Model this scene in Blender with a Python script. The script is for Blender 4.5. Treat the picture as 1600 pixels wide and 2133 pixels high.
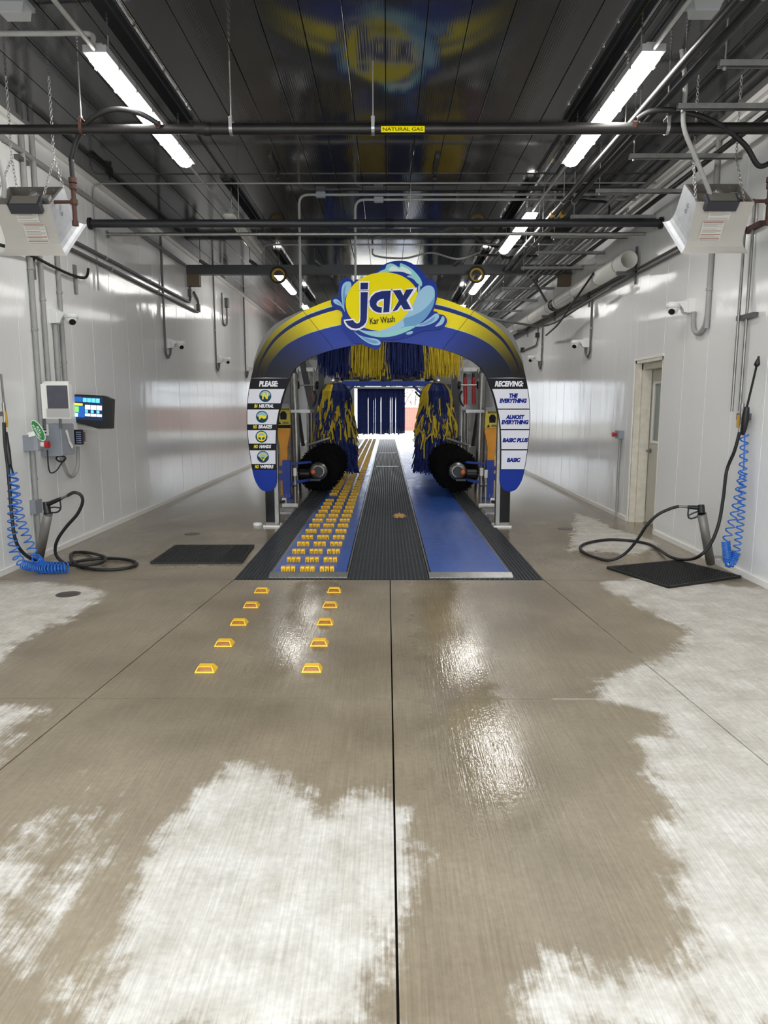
import bpy, bmesh, math, random
import numpy as np
from mathutils import Vector, Matrix

# ------------------------------------------------------------------ camera, world, exposure
scene = bpy.context.scene
for o in list(bpy.data.objects):
    bpy.data.objects.remove(o)
COL = scene.collection
PI = math.pi
random.seed(4)
rng = np.random.default_rng(4)

F_PX, CX, CY, EYE = 1479.0, 800.0, 1066.5, 1.57      # the 1600x2133 photograph
PITCH = math.atan((CY - 846.0) / F_PX)               # looking slightly down
YAW = 6.0 / F_PX
cam_d = bpy.data.cameras.new('camera')
cam_d.sensor_fit = 'VERTICAL'
cam_d.sensor_height = 36.0
cam_d.lens = F_PX / 2133.0 * 36.0
cam_d.clip_start = 0.05
cam_d.clip_end = 400
cam = bpy.data.objects.new('camera', cam_d)
COL.objects.link(cam)
cam.location = (0, 0, EYE)
cam.rotation_euler = (PI / 2 - PITCH, 0, YAW)
scene.camera = cam

SKY = 5.6
LED = 26.5
world = bpy.data.worlds.new('overcast_sky')
scene.world = world
world.use_nodes = True
_bg = world.node_tree.nodes['Background']
_bg.inputs['Color'].default_value = (0.88, 0.94, 1.0, 1)
_bg.inputs['Strength'].default_value = SKY

vs = scene.view_settings
vs.view_transform = 'Standard'
vs.look = 'None'
vs.exposure = 0.27
vs.gamma = 1.0
vs.use_curve_mapping = False
scene.cycles.max_bounces = 8
scene.cycles.diffuse_bounces = 4
scene.cycles.glossy_bounces = 4
scene.cycles.sample_clamp_indirect = 6.0
scene.cycles.caustics_reflective = False
scene.cycles.caustics_refractive = False

# room numbers, metres
XL, XR, ZC = -3.61, 3.32, 4.31          # left wall, right wall, ceiling
Y0, Y1 = -0.4, 34.0                     # entrance, exit
TX0, TX1, TY0 = -1.40, 1.435, 6.32      # conveyor trench
GAP = 0.008


def ray(x, y):
    u = (x - CX) / F_PX
    v = (y - CY) / F_PX
    c, s = math.cos(PITCH), math.sin(PITCH)
    X, Y, Z = u, c - v * s, -s - v * c
    cy, sy = math.cos(YAW), math.sin(YAW)
    return X * cy - Y * sy, X * sy + Y * cy, Z


def at(x, y, X=None, Y=None, Z=None):
    """survey helper: the point of a known wall / depth / height seen at a photo position"""
    r = ray(x, y)
    if X is not None:
        t = X / r[0]
    elif Y is not None:
        t = Y / r[1]
    else:
        t = (Z - EYE) / r[2]
    return Vector((r[0] * t, r[1] * t, r[2] * t + EYE))


# ------------------------------------------------------------------ materials
def C(r, g, b):
    def f(c):
        c /= 255.0
        return c / 12.92 if c <= 0.04045 else ((c + 0.055) / 1.055) ** 2.4
    return (f(r), f(g), f(b), 1.0)


MATS = {}


def mat(name, col, rough=0.5, metal=0.0, var=0.0, vscale=6.0, bump=0.0, bscale=60.0, emit=0.0, spec=0.5,
        coat=0.0, alpha=1.0, stretch=(1, 1, 1), rvar=0.0):
    if name in MATS:
        return MATS[name]
    m = bpy.data.materials.new(name)
    m.use_nodes = True
    nt = m.node_tree
    b = nt.nodes['Principled BSDF']
    b.inputs['Base Color'].default_value = col
    b.inputs['Roughness'].default_value = rough
    b.inputs['Metallic'].default_value = metal
    b.inputs['Specular IOR Level'].default_value = spec
    b.inputs['Coat Weight'].default_value = coat
    b.inputs['Coat Roughness'].default_value = 0.08
    b.inputs['Alpha'].default_value = alpha
    if emit:
        b.inputs['Emission Color'].default_value = col
        b.inputs['Emission Strength'].default_value = emit
    if var or bump or rvar:
        geo = nt.nodes.new('ShaderNodeNewGeometry')
        mp = nt.nodes.new('ShaderNodeMapping')
        mp.inputs['Scale'].default_value = stretch
        nt.links.new(geo.outputs['Position'], mp.inputs['Vector'])
    if var or rvar:
        n = nt.nodes.new('ShaderNodeTexNoise')
        n.inputs['Scale'].default_value = vscale
        n.inputs['Detail'].default_value = 5
        nt.links.new(mp.outputs['Vector'], n.inputs['Vector'])
        if var:
            r = nt.nodes.new('ShaderNodeMapRange')
            r.inputs['From Min'].default_value = 0.3
            r.inputs['From Max'].default_value = 0.7
            r.inputs['To Min'].default_value = 1 - var
            r.inputs['To Max'].default_value = 1 + var
            nt.links.new(n.outputs['Fac'], r.inputs['Value'])
            mx = nt.nodes.new('ShaderNodeMix')
            mx.data_type = 'RGBA'
            mx.blend_type = 'MULTIPLY'
            mx.inputs['Factor'].default_value = 1
            mx.inputs['A'].default_value = col
            nt.links.new(r.outputs['Result'], mx.inputs['B'])
            nt.links.new(mx.outputs['Result'], b.inputs['Base Color'])
        if rvar:
            r2 = nt.nodes.new('ShaderNodeMapRange')
            r2.inputs['From Min'].default_value = 0.3
            r2.inputs['From Max'].default_value = 0.7
            r2.inputs['To Min'].default_value = max(0.02, rough - rvar)
            r2.inputs['To Max'].default_value = min(1, rough + rvar)
            nt.links.new(n.outputs['Fac'], r2.inputs['Value'])
            nt.links.new(r2.outputs['Result'], b.inputs['Roughness'])
    if bump:
        n2 = nt.nodes.new('ShaderNodeTexNoise')
        n2.inputs['Scale'].default_value = bscale
        n2.inputs['Detail'].default_value = 3
        nt.links.new(mp.outputs['Vector'], n2.inputs['Vector'])
        bp = nt.nodes.new('ShaderNodeBump')
        bp.inputs['Strength'].default_value = bump
        bp.inputs['Distance'].default_value = 0.01
        nt.links.new(n2.outputs['Fac'], bp.inputs['Height'])
        nt.links.new(bp.outputs['Normal'], b.inputs['Normal'])
    MATS[name] = m
    return m


def panel_material(name, col, rough, axis, scale, strength, wob):
    """glossy extruded PVC panel: fine flutes along one direction, slow waviness"""
    m = bpy.data.materials.new(name)
    m.use_nodes = True
    nt = m.node_tree
    b = nt.nodes['Principled BSDF']
    b.inputs['Base Color'].default_value = col
    b.inputs['Roughness'].default_value = rough
    geo = nt.nodes.new('ShaderNodeNewGeometry')
    w = nt.nodes.new('ShaderNodeTexWave')
    w.wave_type = 'BANDS'
    w.bands_direction = axis
    w.inputs['Scale'].default_value = scale
    w.inputs['Distortion'].default_value = 0.0
    nt.links.new(geo.outputs['Position'], w.inputs['Vector'])
    n = nt.nodes.new('ShaderNodeTexNoise')
    n.inputs['Scale'].default_value = 1.0
    n.inputs['Detail'].default_value = 2
    mp = nt.nodes.new('ShaderNodeMapping')
    mp.inputs['Scale'].default_value = (2.2, 2.2, 0.9) if axis == 'Y' else (2.5, 0.9, 1)
    nt.links.new(geo.outputs['Position'], mp.inputs['Vector'])
    nt.links.new(mp.outputs['Vector'], n.inputs['Vector'])
    b1 = nt.nodes.new('ShaderNodeBump')
    b1.inputs['Strength'].default_value = strength
    b1.inputs['Distance'].default_value = 0.002
    nt.links.new(w.outputs['Fac'], b1.inputs['Height'])
    b2 = nt.nodes.new('ShaderNodeBump')
    b2.inputs['Strength'].default_value = wob
    b2.inputs['Distance'].default_value = 0.03
    nt.links.new(n.outputs['Fac'], b2.inputs['Height'])
    nt.links.new(b1.outputs['Normal'], b2.inputs['Normal'])
    nt.links.new(b2.outputs['Normal'], b.inputs['Normal'])
    return m


def floor_material():
    m = bpy.data.materials.new('broomed_concrete')
    m.use_nodes = True
    nt = m.node_tree
    N, Lk = nt.nodes, nt.links
    b = N['Principled BSDF']
    geo = N.new('ShaderNodeNewGeometry')
    att = N.new('ShaderNodeAttribute')
    att.attribute_name = 'dry'
    att2 = N.new('ShaderNodeAttribute')
    att2.attribute_name = 'film'

    def noise(scale, detail, st=(1, 1, 1), rough=0.55):
        mp = N.new('ShaderNodeMapping')
        mp.inputs['Scale'].default_value = st
        Lk.new(geo.outputs['Position'], mp.inputs['Vector'])
        n = N.new('ShaderNodeTexNoise')
        n.inputs['Scale'].default_value = scale
        n.inputs['Detail'].default_value = detail
        n.inputs['Roughness'].default_value = rough
        Lk.new(mp.outputs['Vector'], n.inputs['Vector'])
        return n.outputs['Fac']

    def math_(op, a, c=None, d=None):
        x = N.new('ShaderNodeMath')
        x.operation = op
        for i, q in enumerate((a, c, d)):
            if q is None:
                continue
            if isinstance(q, (int, float)):
                x.inputs[i].default_value = q
            else:
                Lk.new(q, x.inputs[i])
        return x.outputs[0]

    def rng_(v, a0, a1, b0, b1, smooth=False):
        x = N.new('ShaderNodeMapRange')
        if smooth:
            x.interpolation_type = 'SMOOTHSTEP'
        for k, q in zip(('From Min', 'From Max', 'To Min', 'To Max'), (a0, a1, b0, b1)):
            x.inputs[k].default_value = q
        Lk.new(v, x.inputs['Value'])
        return x.outputs['Result']

    big = noise(1.3, 4)
    mid = noise(5.0, 6, rough=0.65)
    fine = noise(38.0, 4)
    broom = noise(1.0, 3, st=(110, 3.0, 1))
    broom2 = noise(1.0, 2, st=(28, 1.2, 1))
    d = math_('ADD', att.outputs['Fac'], math_('MULTIPLY', math_('SUBTRACT', mid, 0.5), 0.85))
    d = math_('ADD', d, math_('MULTIPLY', math_('SUBTRACT', broom, 0.5), 0.22))
    d = math_('ADD', d, math_('MULTIPLY', math_('SUBTRACT', noise(16.0, 5, st=(1, 0.55, 1), rough=0.7), 0.5), 0.75))
    dry = rng_(d, 0.36, 0.70, 0, 1, True)
    ramp_w = N.new('ShaderNodeMix')
    ramp_w.data_type = 'RGBA'
    ramp_w.inputs['A'].default_value = C(122, 110, 91)
    ramp_w.inputs['B'].default_value = C(147, 135, 114)
    Lk.new(rng_(big, 0.35, 0.65, 0, 1), ramp_w.inputs['Factor'])
    ramp_d = N.new('ShaderNodeMix')
    ramp_d.data_type = 'RGBA'
    ramp_d.inputs['A'].default_value = C(180, 174, 163)
    ramp_d.inputs['B'].default_value = C(206, 202, 194)
    Lk.new(rng_(mid, 0.35, 0.65, 0, 1), ramp_d.inputs['Factor'])
    mx = N.new('ShaderNodeMix')
    mx.data_type = 'RGBA'
    Lk.new(dry, mx.inputs['Factor'])
    Lk.new(ramp_w.outputs['Result'], mx.inputs['A'])
    Lk.new(ramp_d.outputs['Result'], mx.inputs['B'])
    grain = math_('MULTIPLY', rng_(fine, 0.3, 0.7, 0.9, 1.08), rng_(broom, 0.3, 0.7, 0.84, 1.10))
    m2 = N.new('ShaderNodeMix')
    m2.data_type = 'RGBA'
    m2.blend_type = 'MULTIPLY'
    m2.inputs['Factor'].default_value = 1
    Lk.new(mx.outputs['Result'], m2.inputs['A'])
    Lk.new(grain, m2.inputs['B'])
    Lk.new(m2.outputs['Result'], b.inputs['Base Color'])
    film = rng_(math_('ADD', math_('MULTIPLY', math_('SUBTRACT', mid, 0.5), 1.2), att2.outputs['Fac']), 0.1, 0.75, 0.36, 0.06)
    r = N.new('ShaderNodeMix')
    r.data_type = 'FLOAT'
    Lk.new(dry, r.inputs['Factor'])
    Lk.new(film, r.inputs['A'])
    r.inputs['B'].default_value = 0.85
    Lk.new(r.outputs['Result'], b.inputs['Roughness'])
    hgt = math_('ADD', math_('MULTIPLY', broom, 0.8), math_('ADD', math_('MULTIPLY', broom2, 0.5), math_('MULTIPLY', noise(70.0, 2, st=(1, 0.5, 1)), 0.7)))
    bp = N.new('ShaderNodeBump')
    bp.inputs['Strength'].default_value = 0.30
    bp.inputs['Distance'].default_value = 0.0035
    Lk.new(hgt, bp.inputs['Height'])
    Lk.new(bp.outputs['Normal'], b.inputs['Normal'])
    return m


# ------------------------------------------------------------------ mesh helpers
class MB:
    def __init__(s):
        s.v, s.f, s.sm, s.mi = [], [], [], []

    def add(s, verts, faces, smooth=False, mi=0):
        n = len(s.v)
        s.v.extend([tuple(p) for p in verts])
        s.f.extend([tuple(i + n for i in q) for q in faces])
        s.sm.extend([smooth] * len(faces))
        s.mi.extend([mi] * len(faces))
        return s

    def bb(s, x0, x1, y0, y1, z0, z1, mi=0):
        v = [(x0, y0, z0), (x1, y0, z0), (x1, y1, z0), (x0, y1, z0), (x0, y0, z1), (x1, y0, z1), (x1, y1, z1), (x0, y1, z1)]
        return s.add(v, [(3, 2, 1, 0), (4, 5, 6, 7), (0, 1, 5, 4), (1, 2, 6, 5), (2, 3, 7, 6), (3, 0, 4, 7)], False, mi)

    def box(s, c, size, R=None, mi=0):
        h = [q / 2 for q in size]
        v = []
        for z in (-1, 1):
            for x, y in ((-1, -1), (1, -1), (1, 1), (-1, 1)):
                p = Vector((x * h[0], y * h[1], z * h[2]))
                if R is not None:
                    p = R @ p
                v.append(p + Vector(c))
        return s.add(v, [(3, 2, 1, 0), (4, 5, 6, 7), (0, 1, 5, 4), (1, 2, 6, 5), (2, 3, 7, 6), (3, 0, 4, 7)], False, mi)

    def bar(s, p0, p1, w, h, up=(0, 0, 1), mi=0):
        """rectangular bar from p0 to p1; w sideways, h along up"""
        p0, p1 = Vector(p0), Vector(p1)
        d = (p1 - p0)
        L = d.length
        d.normalize()
        u = Vector(up)
        sd = d.cross(u)
        if sd.length < 1e-4:
            sd = d.cross(Vector((0, 1, 0)))
        sd.normalize()
        u = sd.cross(d)
        R = Matrix((d, sd, u)).transposed()
        return s.box((p0 + p1) / 2, (L, w, h), R, mi)

    def ring_frame(s, d):
        d = Vector(d).normalized()
        a = Vector((0, 0, 1)) if abs(d.z) < 0.9 else Vector((1, 0, 0))
        u = d.cross(a).normalized()
        return u, d.cross(u).normalized()

    def cyl(s, p0, p1, r, n=12, r1=None, caps=True, mi=0):
        p0, p1 = Vector(p0), Vector(p1)
        r1 = r if r1 is None else r1
        u, w = s.ring_frame(p1 - p0)
        v = []
        for p, rr in ((p0, r), (p1, r1)):
            for i in range(n):
                a = 2 * PI * i / n
                v.append(p + (u * math.cos(a) + w * math.sin(a)) * rr)
        s.add(v, [(i, (i + 1) % n, n + (i + 1) % n, n + i) for i in range(n)], True, mi)
        if caps:
            s.add(v[:n], [tuple(range(n - 1, -1, -1))], False, mi)
            s.add(v[n:], [tuple(range(n))], False, mi)
        return s

    def lathe(s, prof, c, axis=(0, 0, 1), n=16, mi=0):
        """prof: (radius, height along axis)"""
        c = Vector(c)
        d = Vector(axis).normalized()
        u, w = s.ring_frame(d)
        v, k = [], len(prof)
        for r, h in prof:
            for i in range(n):
                a = 2 * PI * i / n
                v.append(c + d * h + (u * math.cos(a) + w * math.sin(a)) * max(r, 1e-4))
        f = []
        for j in range(k - 1):
            for i in range(n):
                f.append((j * n + i, j * n + (i + 1) % n, (j + 1) * n + (i + 1) % n, (j + 1) * n + i))
        s.add(v, f, True, mi)
        s.add(v[:n], [tuple(range(n - 1, -1, -1))], False, mi)
        s.add(v[-n:], [tuple(range(n))], False, mi)
        return s

    def tube(s, pts, r, n=8, caps=True, mi=0, closed=False):
        P = [Vector(p) for p in pts]
        k = len(P)
        rr = r if isinstance(r, (list, tuple)) else [r] * k
        v = []
        u = None
        for j in range(k):
            if closed:
                t = P[(j + 1) % k] - P[j - 1]
            else:
                t = P[min(j + 1, k - 1)] - P[max(j - 1, 0)]
            t.normalize()
            if u is None:
                u, w = s.ring_frame(t)
            else:
                u = (u - t * u.dot(t))
                if u.length < 1e-5:
                    u, w = s.ring_frame(t)
                u.normalize()
                w = t.cross(u).normalized()
            for i in range(n):
                a = 2 * PI * i / n
                v.append(P[j] + (u * math.cos(a) + w * math.sin(a)) * rr[j])
        f = []
        for j in range(k if closed else k - 1):
            j2 = (j + 1) % k
            for i in range(n):
                f.append((j * n + i, j * n + (i + 1) % n, j2 * n + (i + 1) % n, j2 * n + i))
        s.add(v, f, True, mi)
        if caps and not closed:
            s.add(v[:n], [tuple(range(n - 1, -1, -1))], False, mi)
            s.add(v[-n:], [tuple(range(n))], False, mi)
        return s

    def sphere(s, c, r, n=12, m=8, sc=(1, 1, 1), mi=0):
        v = []
        for j in range(1, m):
            th = PI * j / m
            for i in range(n):
                a = 2 * PI * i / n
                v.append((c[0] + r * sc[0] * math.sin(th) * math.cos(a), c[1] + r * sc[1] * math.sin(th) * math.sin(a), c[2] + r * sc[2] * math.cos(th)))
        v.append((c[0], c[1], c[2] + r * sc[2]))
        v.append((c[0], c[1], c[2] - r * sc[2]))
        f = []
        for j in range(m - 2):
            for i in range(n):
                f.append((j * n + i, (j + 1) * n + i, (j + 1) * n + (i + 1) % n, j * n + (i + 1) % n))
        t, b = len(v) - 2, len(v) - 1
        for i in range(n):
            f.append((t, i, (i + 1) % n))
            f.append((b, (m - 2) * n + (i + 1) % n, (m - 2) * n + i))
        return s.add(v, f, True, mi)

    def prism(s, poly, vec, mi=0):
        """poly: 3-D points in a plane, extruded by vec"""
        P = [Vector(p) for p in poly]
        q = [p + Vector(vec) for p in P]
        n = len(P)
        s.add(P + q, [tuple(range(n - 1, -1, -1)), tuple(range(n, 2 * n))] + [(i, (i + 1) % n, n + (i + 1) % n, n + i) for i in range(n)], False, mi)
        return s

    def build(s, name, mats, parent=None, label=None, cat=None, group=None, kind=None, smooth=None):
        me = bpy.data.meshes.new(name)
        org = Vector((0, 0, 0))
        if parent is not None:
            p = parent
            while p is not None:
                org += p.location
                p = p.parent
        elif s.v:
            a = np.array(s.v)
            lo, hi = a.min(0), a.max(0)
            org = Vector(((lo[0] + hi[0]) / 2, (lo[1] + hi[1]) / 2, lo[2]))
        me.from_pydata([(p[0] - org[0], p[1] - org[1], p[2] - org[2]) for p in s.v], [], s.f)
        if not isinstance(mats, (list, tuple)):
            mats = [mats]
        for m in mats:
            me.materials.append(m)
        if len(s.f) == len(me.polygons):
            me.polygons.foreach_set('use_smooth', s.sm if smooth is None else [smooth] * len(s.f))
            if len(mats) > 1:
                me.polygons.foreach_set('material_index', s.mi)
        me.update()
        o = bpy.data.objects.new(name, me)
        COL.objects.link(o)
        if parent is not None:
            o.parent = parent
        else:
            o.location = org
        return tag(o, label, cat, group, kind)


def tag(o, label=None, cat=None, group=None, kind=None):
    if label:
        o['label'] = label
    if cat:
        o['category'] = cat
    if group:
        o['group'] = group
    if kind:
        o['kind'] = kind
    return o


def thing(name, label, cat, loc=(0, 0, 0), group=None, kind=None):
    o = bpy.data.objects.new(name, None)
    COL.objects.link(o)
    o.empty_display_size = 0.05
    o.location = loc
    return tag(o, label, cat, group, kind)


def copy_tree(o, parent=None):
    c = o.copy()
    COL.objects.link(c)
    c.parent = parent
    for ch in [q for q in KIDS.get(o.name, o.children)]:
        copy_tree(ch, c)
    return c


KIDS = {}


def catmull(pts, k=6, closed=False):
    P = [Vector(p) for p in pts]
    n = len(P)
    out = []
    for i in range(n if closed else n - 1):
        if closed:
            a, b, c, d = P[i - 1], P[i], P[(i + 1) % n], P[(i + 2) % n]
        else:
            a, b, c, d = P[max(i - 1, 0)], P[i], P[i + 1], P[min(i + 2, n - 1)]
        for j in range(k):
            t = j / k
            out.append(0.5 * ((2 * b) + (c - a) * t + (2 * a - 5 * b + 4 * c - d) * t * t + (3 * b - a - 3 * c + d) * t ** 3))
    if not closed:
        out.append(P[-1])
    return out


def rounded(pts, r=0.06, k=4):
    """polyline with rounded corners (bent conduit)"""
    P = [Vector(p) for p in pts]
    out = [P[0]]
    for i in range(1, len(P) - 1):
        a = (P[i - 1] - P[i])
        b = (P[i + 1] - P[i])
        ra, rb = min(r, a.length * 0.45), min(r, b.length * 0.45)
        a.normalize()
        b.normalize()
        A, B = P[i] + a * ra, P[i] + b * rb
        for j in range(k + 1):
            t = j / k
            out.append(A * (1 - t) ** 2 + P[i] * 2 * t * (1 - t) + B * t * t)
    out.append(P[-1])
    return out


def curve_mesh(name, contours, extrude, M, mat_, parent):
    """filled 2-D contours (with holes) -> mesh plate; M maps local (x, y, z) to the world"""
    cu = bpy.data.curves.new(name, 'CURVE')
    cu.dimensions = '2D'
    cu.fill_mode = 'BOTH'
    cu.extrude = extrude
    for c in contours:
        sp = cu.splines.new('POLY')
        sp.points.add(len(c) - 1)
        for q, p in zip(sp.points, c):
            q.co = (p[0], p[1], 0, 1)
        sp.use_cyclic_u = True
    return _curve_to_obj(name, cu, M, mat_, parent)


def _curve_to_obj(name, cu, M, mat_, parent):
    tmp = bpy.data.objects.new('tmp', cu)
    COL.objects.link(tmp)
    dg = bpy.context.evaluated_depsgraph_get()
    dg.update()
    me = bpy.data.meshes.new_from_object(tmp.evaluated_get(dg))
    bpy.data.objects.remove(tmp)
    me.transform(M)
    org = Vector((0, 0, 0))
    p = parent
    while p is not None:
        org += p.location
        p = p.parent
    me.transform(Matrix.Translation(-org))
    me.materials.clear()
    me.materials.append(mat_)
    me.name = name
    o = bpy.data.objects.new(name, me)
    COL.objects.link(o)
    o.parent = parent
    return o


def text_mesh(name, body, w, h, M, mat_, parent, bold=0.0, shear=0.0, extrude=0.002, align='CENTER'):
    """lettering fitted to a w x h box centred on the origin of M (local x right, y up)"""
    cu = bpy.data.curves.new(name, 'FONT')
    cu.body = body
    cu.size = 1.0
    cu.shear = shear
    cu.offset = bold
    cu.align_x = align
    cu.space_line = 0.95
    cu.resolution_u = 3
    tmp = bpy.data.objects.new('tmp', cu)
    COL.objects.link(tmp)
    dg = bpy.context.evaluated_depsgraph_get()
    dg.update()
    me = bpy.data.meshes.new_from_object(tmp.evaluated_get(dg))
    bpy.data.objects.remove(tmp)
    a = np.array([v.co[:] for v in me.vertices])
    lo, hi = a.min(0), a.max(0)
    S = Matrix.Diagonal((w / (hi[0] - lo[0]), h / (hi[1] - lo[1]), 1, 1))
    T = Matrix.Translation((-(lo[0] + hi[0]) / 2, -(lo[1] + hi[1]) / 2, 0))
    me.transform(M @ S @ T)
    org = Vector((0, 0, 0))
    p = parent
    while p is not None:
        org += p.location
        p = p.parent
    me.transform(Matrix.Translation(-org))
    me.materials.clear()
    me.materials.append(mat_)
    o = bpy.data.objects.new(name, me)
    COL.objects.link(o)
    o.parent = parent
    return o


def face_cam(x, y, z, rot=0.0):
    """frame of a plate facing -Y (towards the entrance): local x -> +X, local y -> +Z"""
    return Matrix.Translation((x, y, z)) @ Matrix.Rotation(PI / 2, 4, 'X') @ Matrix.Rotation(rot, 4, 'Z')


# shared materials
M_white = mat('white_pvc', C(226, 224, 218), 0.35, var=0.03)
M_trim = mat('white_trim', C(235, 233, 228), 0.4)
M_galv = mat('galvanised_steel', C(168, 168, 166), 0.38, 0.85, var=0.12, vscale=14)
M_cond = mat('grey_conduit', C(150, 150, 147), 0.45, var=0.08, vscale=8)
M_dcond = mat('dark_grey_conduit', C(88, 88, 87), 0.45, var=0.08, vscale=8)
M_steel = mat('stainless_steel', C(138, 136, 132), 0.36, 0.85, var=0.15, vscale=10)
M_black = mat('black_plastic', C(18, 18, 20), 0.45)
M_rubber = mat('black_rubber', C(22, 22, 23), 0.55, var=0.15, vscale=20)
M_blackpipe = mat('black_iron_pipe', C(32, 30, 29), 0.42, 0.2, var=0.3, vscale=5, bump=0.1, bscale=80)
M_rust = mat('rusty_brown_pipe', C(74, 46, 38), 0.6, 0.2, var=0.25, vscale=18)
M_beam = mat('grey_painted_steel', C(74, 74, 76), 0.45, 0.2, var=0.12, vscale=3)
M_wood = mat('timber_block', C(112, 96, 78), 0.7, var=0.2, vscale=25, stretch=(1, 1, 6))
M_blue = mat('blue_painted_steel', C(24, 62, 158), 0.42, var=0.1, vscale=9)
M_navy = mat('navy_cloth', C(17, 37, 100), 0.75, var=0.25, vscale=9)
M_yel = mat('yellow_cloth', C(214, 186, 40), 0.75, var=0.18, vscale=9)
M_yplast = mat('yellow_plastic', C(246, 194, 36), 0.42, var=0.08, vscale=20)
M_orange = mat('amber_lens', C(150, 96, 8), 0.3, var=0.25, vscale=40)
M_print_w = mat('printed_white', C(222, 222, 230), 0.4, spec=0.15)
M_print_k = mat('printed_black', C(18, 18, 23), 0.4, spec=0.12)
M_print_b = mat('printed_blue', C(24, 52, 146), 0.35, spec=0.12)
M_print_y = mat('printed_yellow', C(242, 224, 4), 0.4, spec=0.08)
M_red = mat('red_paint', C(178, 34, 40), 0.35)
M_greybox = mat('grey_enclosure', C(138, 143, 150), 0.45)
M_bluehose = mat('blue_hose', C(34, 104, 196), 0.35)

# ================================================================== the building
# ---- floor: slabs with sawn joints; wet and dry patches are stored per vertex
DRY = [  # outlines of the dry patches, surveyed on the floor
    [(195, 2160), (228, 2000), (250, 1900), (300, 1790), (380, 1685), (480, 1590), (560, 1592), (640, 1660), (660, 1705), (780, 1640),
     (850, 1690), (862, 1760), (872, 1800), (850, 1900), (800, 1965), (800, 2050), (790, 2160)],
    [(1080, 2160), (1100, 2060), (1140, 2025), (1118, 1965), (1180, 2000), (1260, 2035), (1330, 2010), (1440, 2020), (1442, 1960),
     (1420, 1880), (1400, 1800), (1368, 1740), (1402, 1690), (1345, 1590), (1320, 1530), (1395, 1530), (1380, 1490), (1270, 1462),
     (1232, 1415), (1330, 1390), (1400, 1360), (1440, 1310), (1370, 1285), (1290, 1240), (1235, 1213), (1330, 1205), (1600, 1225),
     (2300, 1240), (2300, 2160)],
    [(-300, 1520), (0, 1390), (60, 1330), (160, 1290), (230, 1240), (200, 1217), (100, 1210), (0, 1212), (-80, 1240)],
    [(-300, 1600), (0, 1460), (110, 1470), (60, 1510), (20, 1560), (0, 1600), (-300, 1700)],
    [(-300, 1980), (0, 1760), (90, 1700), (170, 1640), (140, 1720), (110, 1830), (60, 1920), (0, 2010), (-200, 2160)],
    [(-300, 2160), (-100, 1900), (60, 1760), (180, 1640), (300, 1690), (330, 1760), (280, 1900), (240, 2160)],
    [(1180, 1150), (1195, 1065), (1240, 1078), (1280, 1100), (1340, 1115), (1380, 1135), (1330, 1160), (1250, 1150)],
]
DRYW = [np.array([at(x, y, Z=0)[:2] for x, y in poly]) for poly in DRY]


def sdist(P, poly):
    d = np.full(len(P), 1e9)
    ins = np.zeros(len(P), bool)
    n = len(poly)
    for i in range(n):
        a, b = poly[i], poly[(i + 1) % n]
        e = b - a
        t = np.clip(((P - a) @ e) / (e @ e + 1e-12), 0, 1)
        d = np.minimum(d, np.linalg.norm(P - a - t[:, None] * e, axis=1))
        cond = (a[1] > P[:, 1]) != (b[1] > P[:, 1])
        xi = a[0] + (P[:, 1] - a[1]) / (b[1] - a[1] + 1e-12) * e[0]
        ins ^= cond & (P[:, 0] < xi)
    return np.where(ins, -d, d)


def dryness(P):
    v = np.zeros(len(P))
    for k, poly in enumerate(DRYW):
        soft = 0.30 if k not in (4, 5) else 0.6
        amp = (1.0, 1.0, 0.8, 0.75, 0.8, 0.52, 0.8)[k]
        v = np.maximum(v, np.clip(0.5 - sdist(P, poly) / soft, 0, 1) * amp)
    v = np.maximum(v, np.clip((0.9 - P[:, 1]) / 0.6, 0, 1) * (P[:, 1] < 0.9))
    v = np.maximum(v, 1.0 * (P[:, 1] > Y1 + 0.15))
    return v


M_floor = floor_material()
M_sub = mat('dark_joint_sealant', C(58, 54, 48), 0.8)
fl = MB()
fl.bb(-9, 9, -14, TY0, -0.30, -0.04)
fl.bb(XL - 0.3, TX0, TY0, Y1 + 0.2, -0.30, -0.04)
fl.bb(TX1, XR + 0.3, TY0, Y1 + 0.2, -0.30, -0.04)
fl.bb(TX0, TX1, TY0, Y1 + 0.2, -0.50, -0.30)
fl.bb(-9, 9, Y1 + 0.2, 70, -0.30, -0.04)
floor = fl.build('floor', M_sub, kind='structure', label='wet and dry broomed concrete floor with sawn joints')


def film(P):
    """standing water in the two wheel tracks and along the hall beside the conveyor"""
    x, y = P[:, 0], P[:, 1]
    r = np.exp(-((x - 0.44) / 0.22) ** 2) * np.clip((y - 2.2) / 0.6, 0, 1) * np.clip((6.5 - y) / 0.3, 0, 1)
    l = 0.85 * np.exp(-((x + 0.66) / 0.20) ** 2) * np.clip((y - 3.6) / 0.5, 0, 1) * np.clip((6.5 - y) / 0.3, 0, 1)
    s = 0.75 * np.clip((y - 6.6) / 0.8, 0, 1) * (y < Y1 + 0.1)
    return np.maximum(np.maximum(r, l), s)


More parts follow.
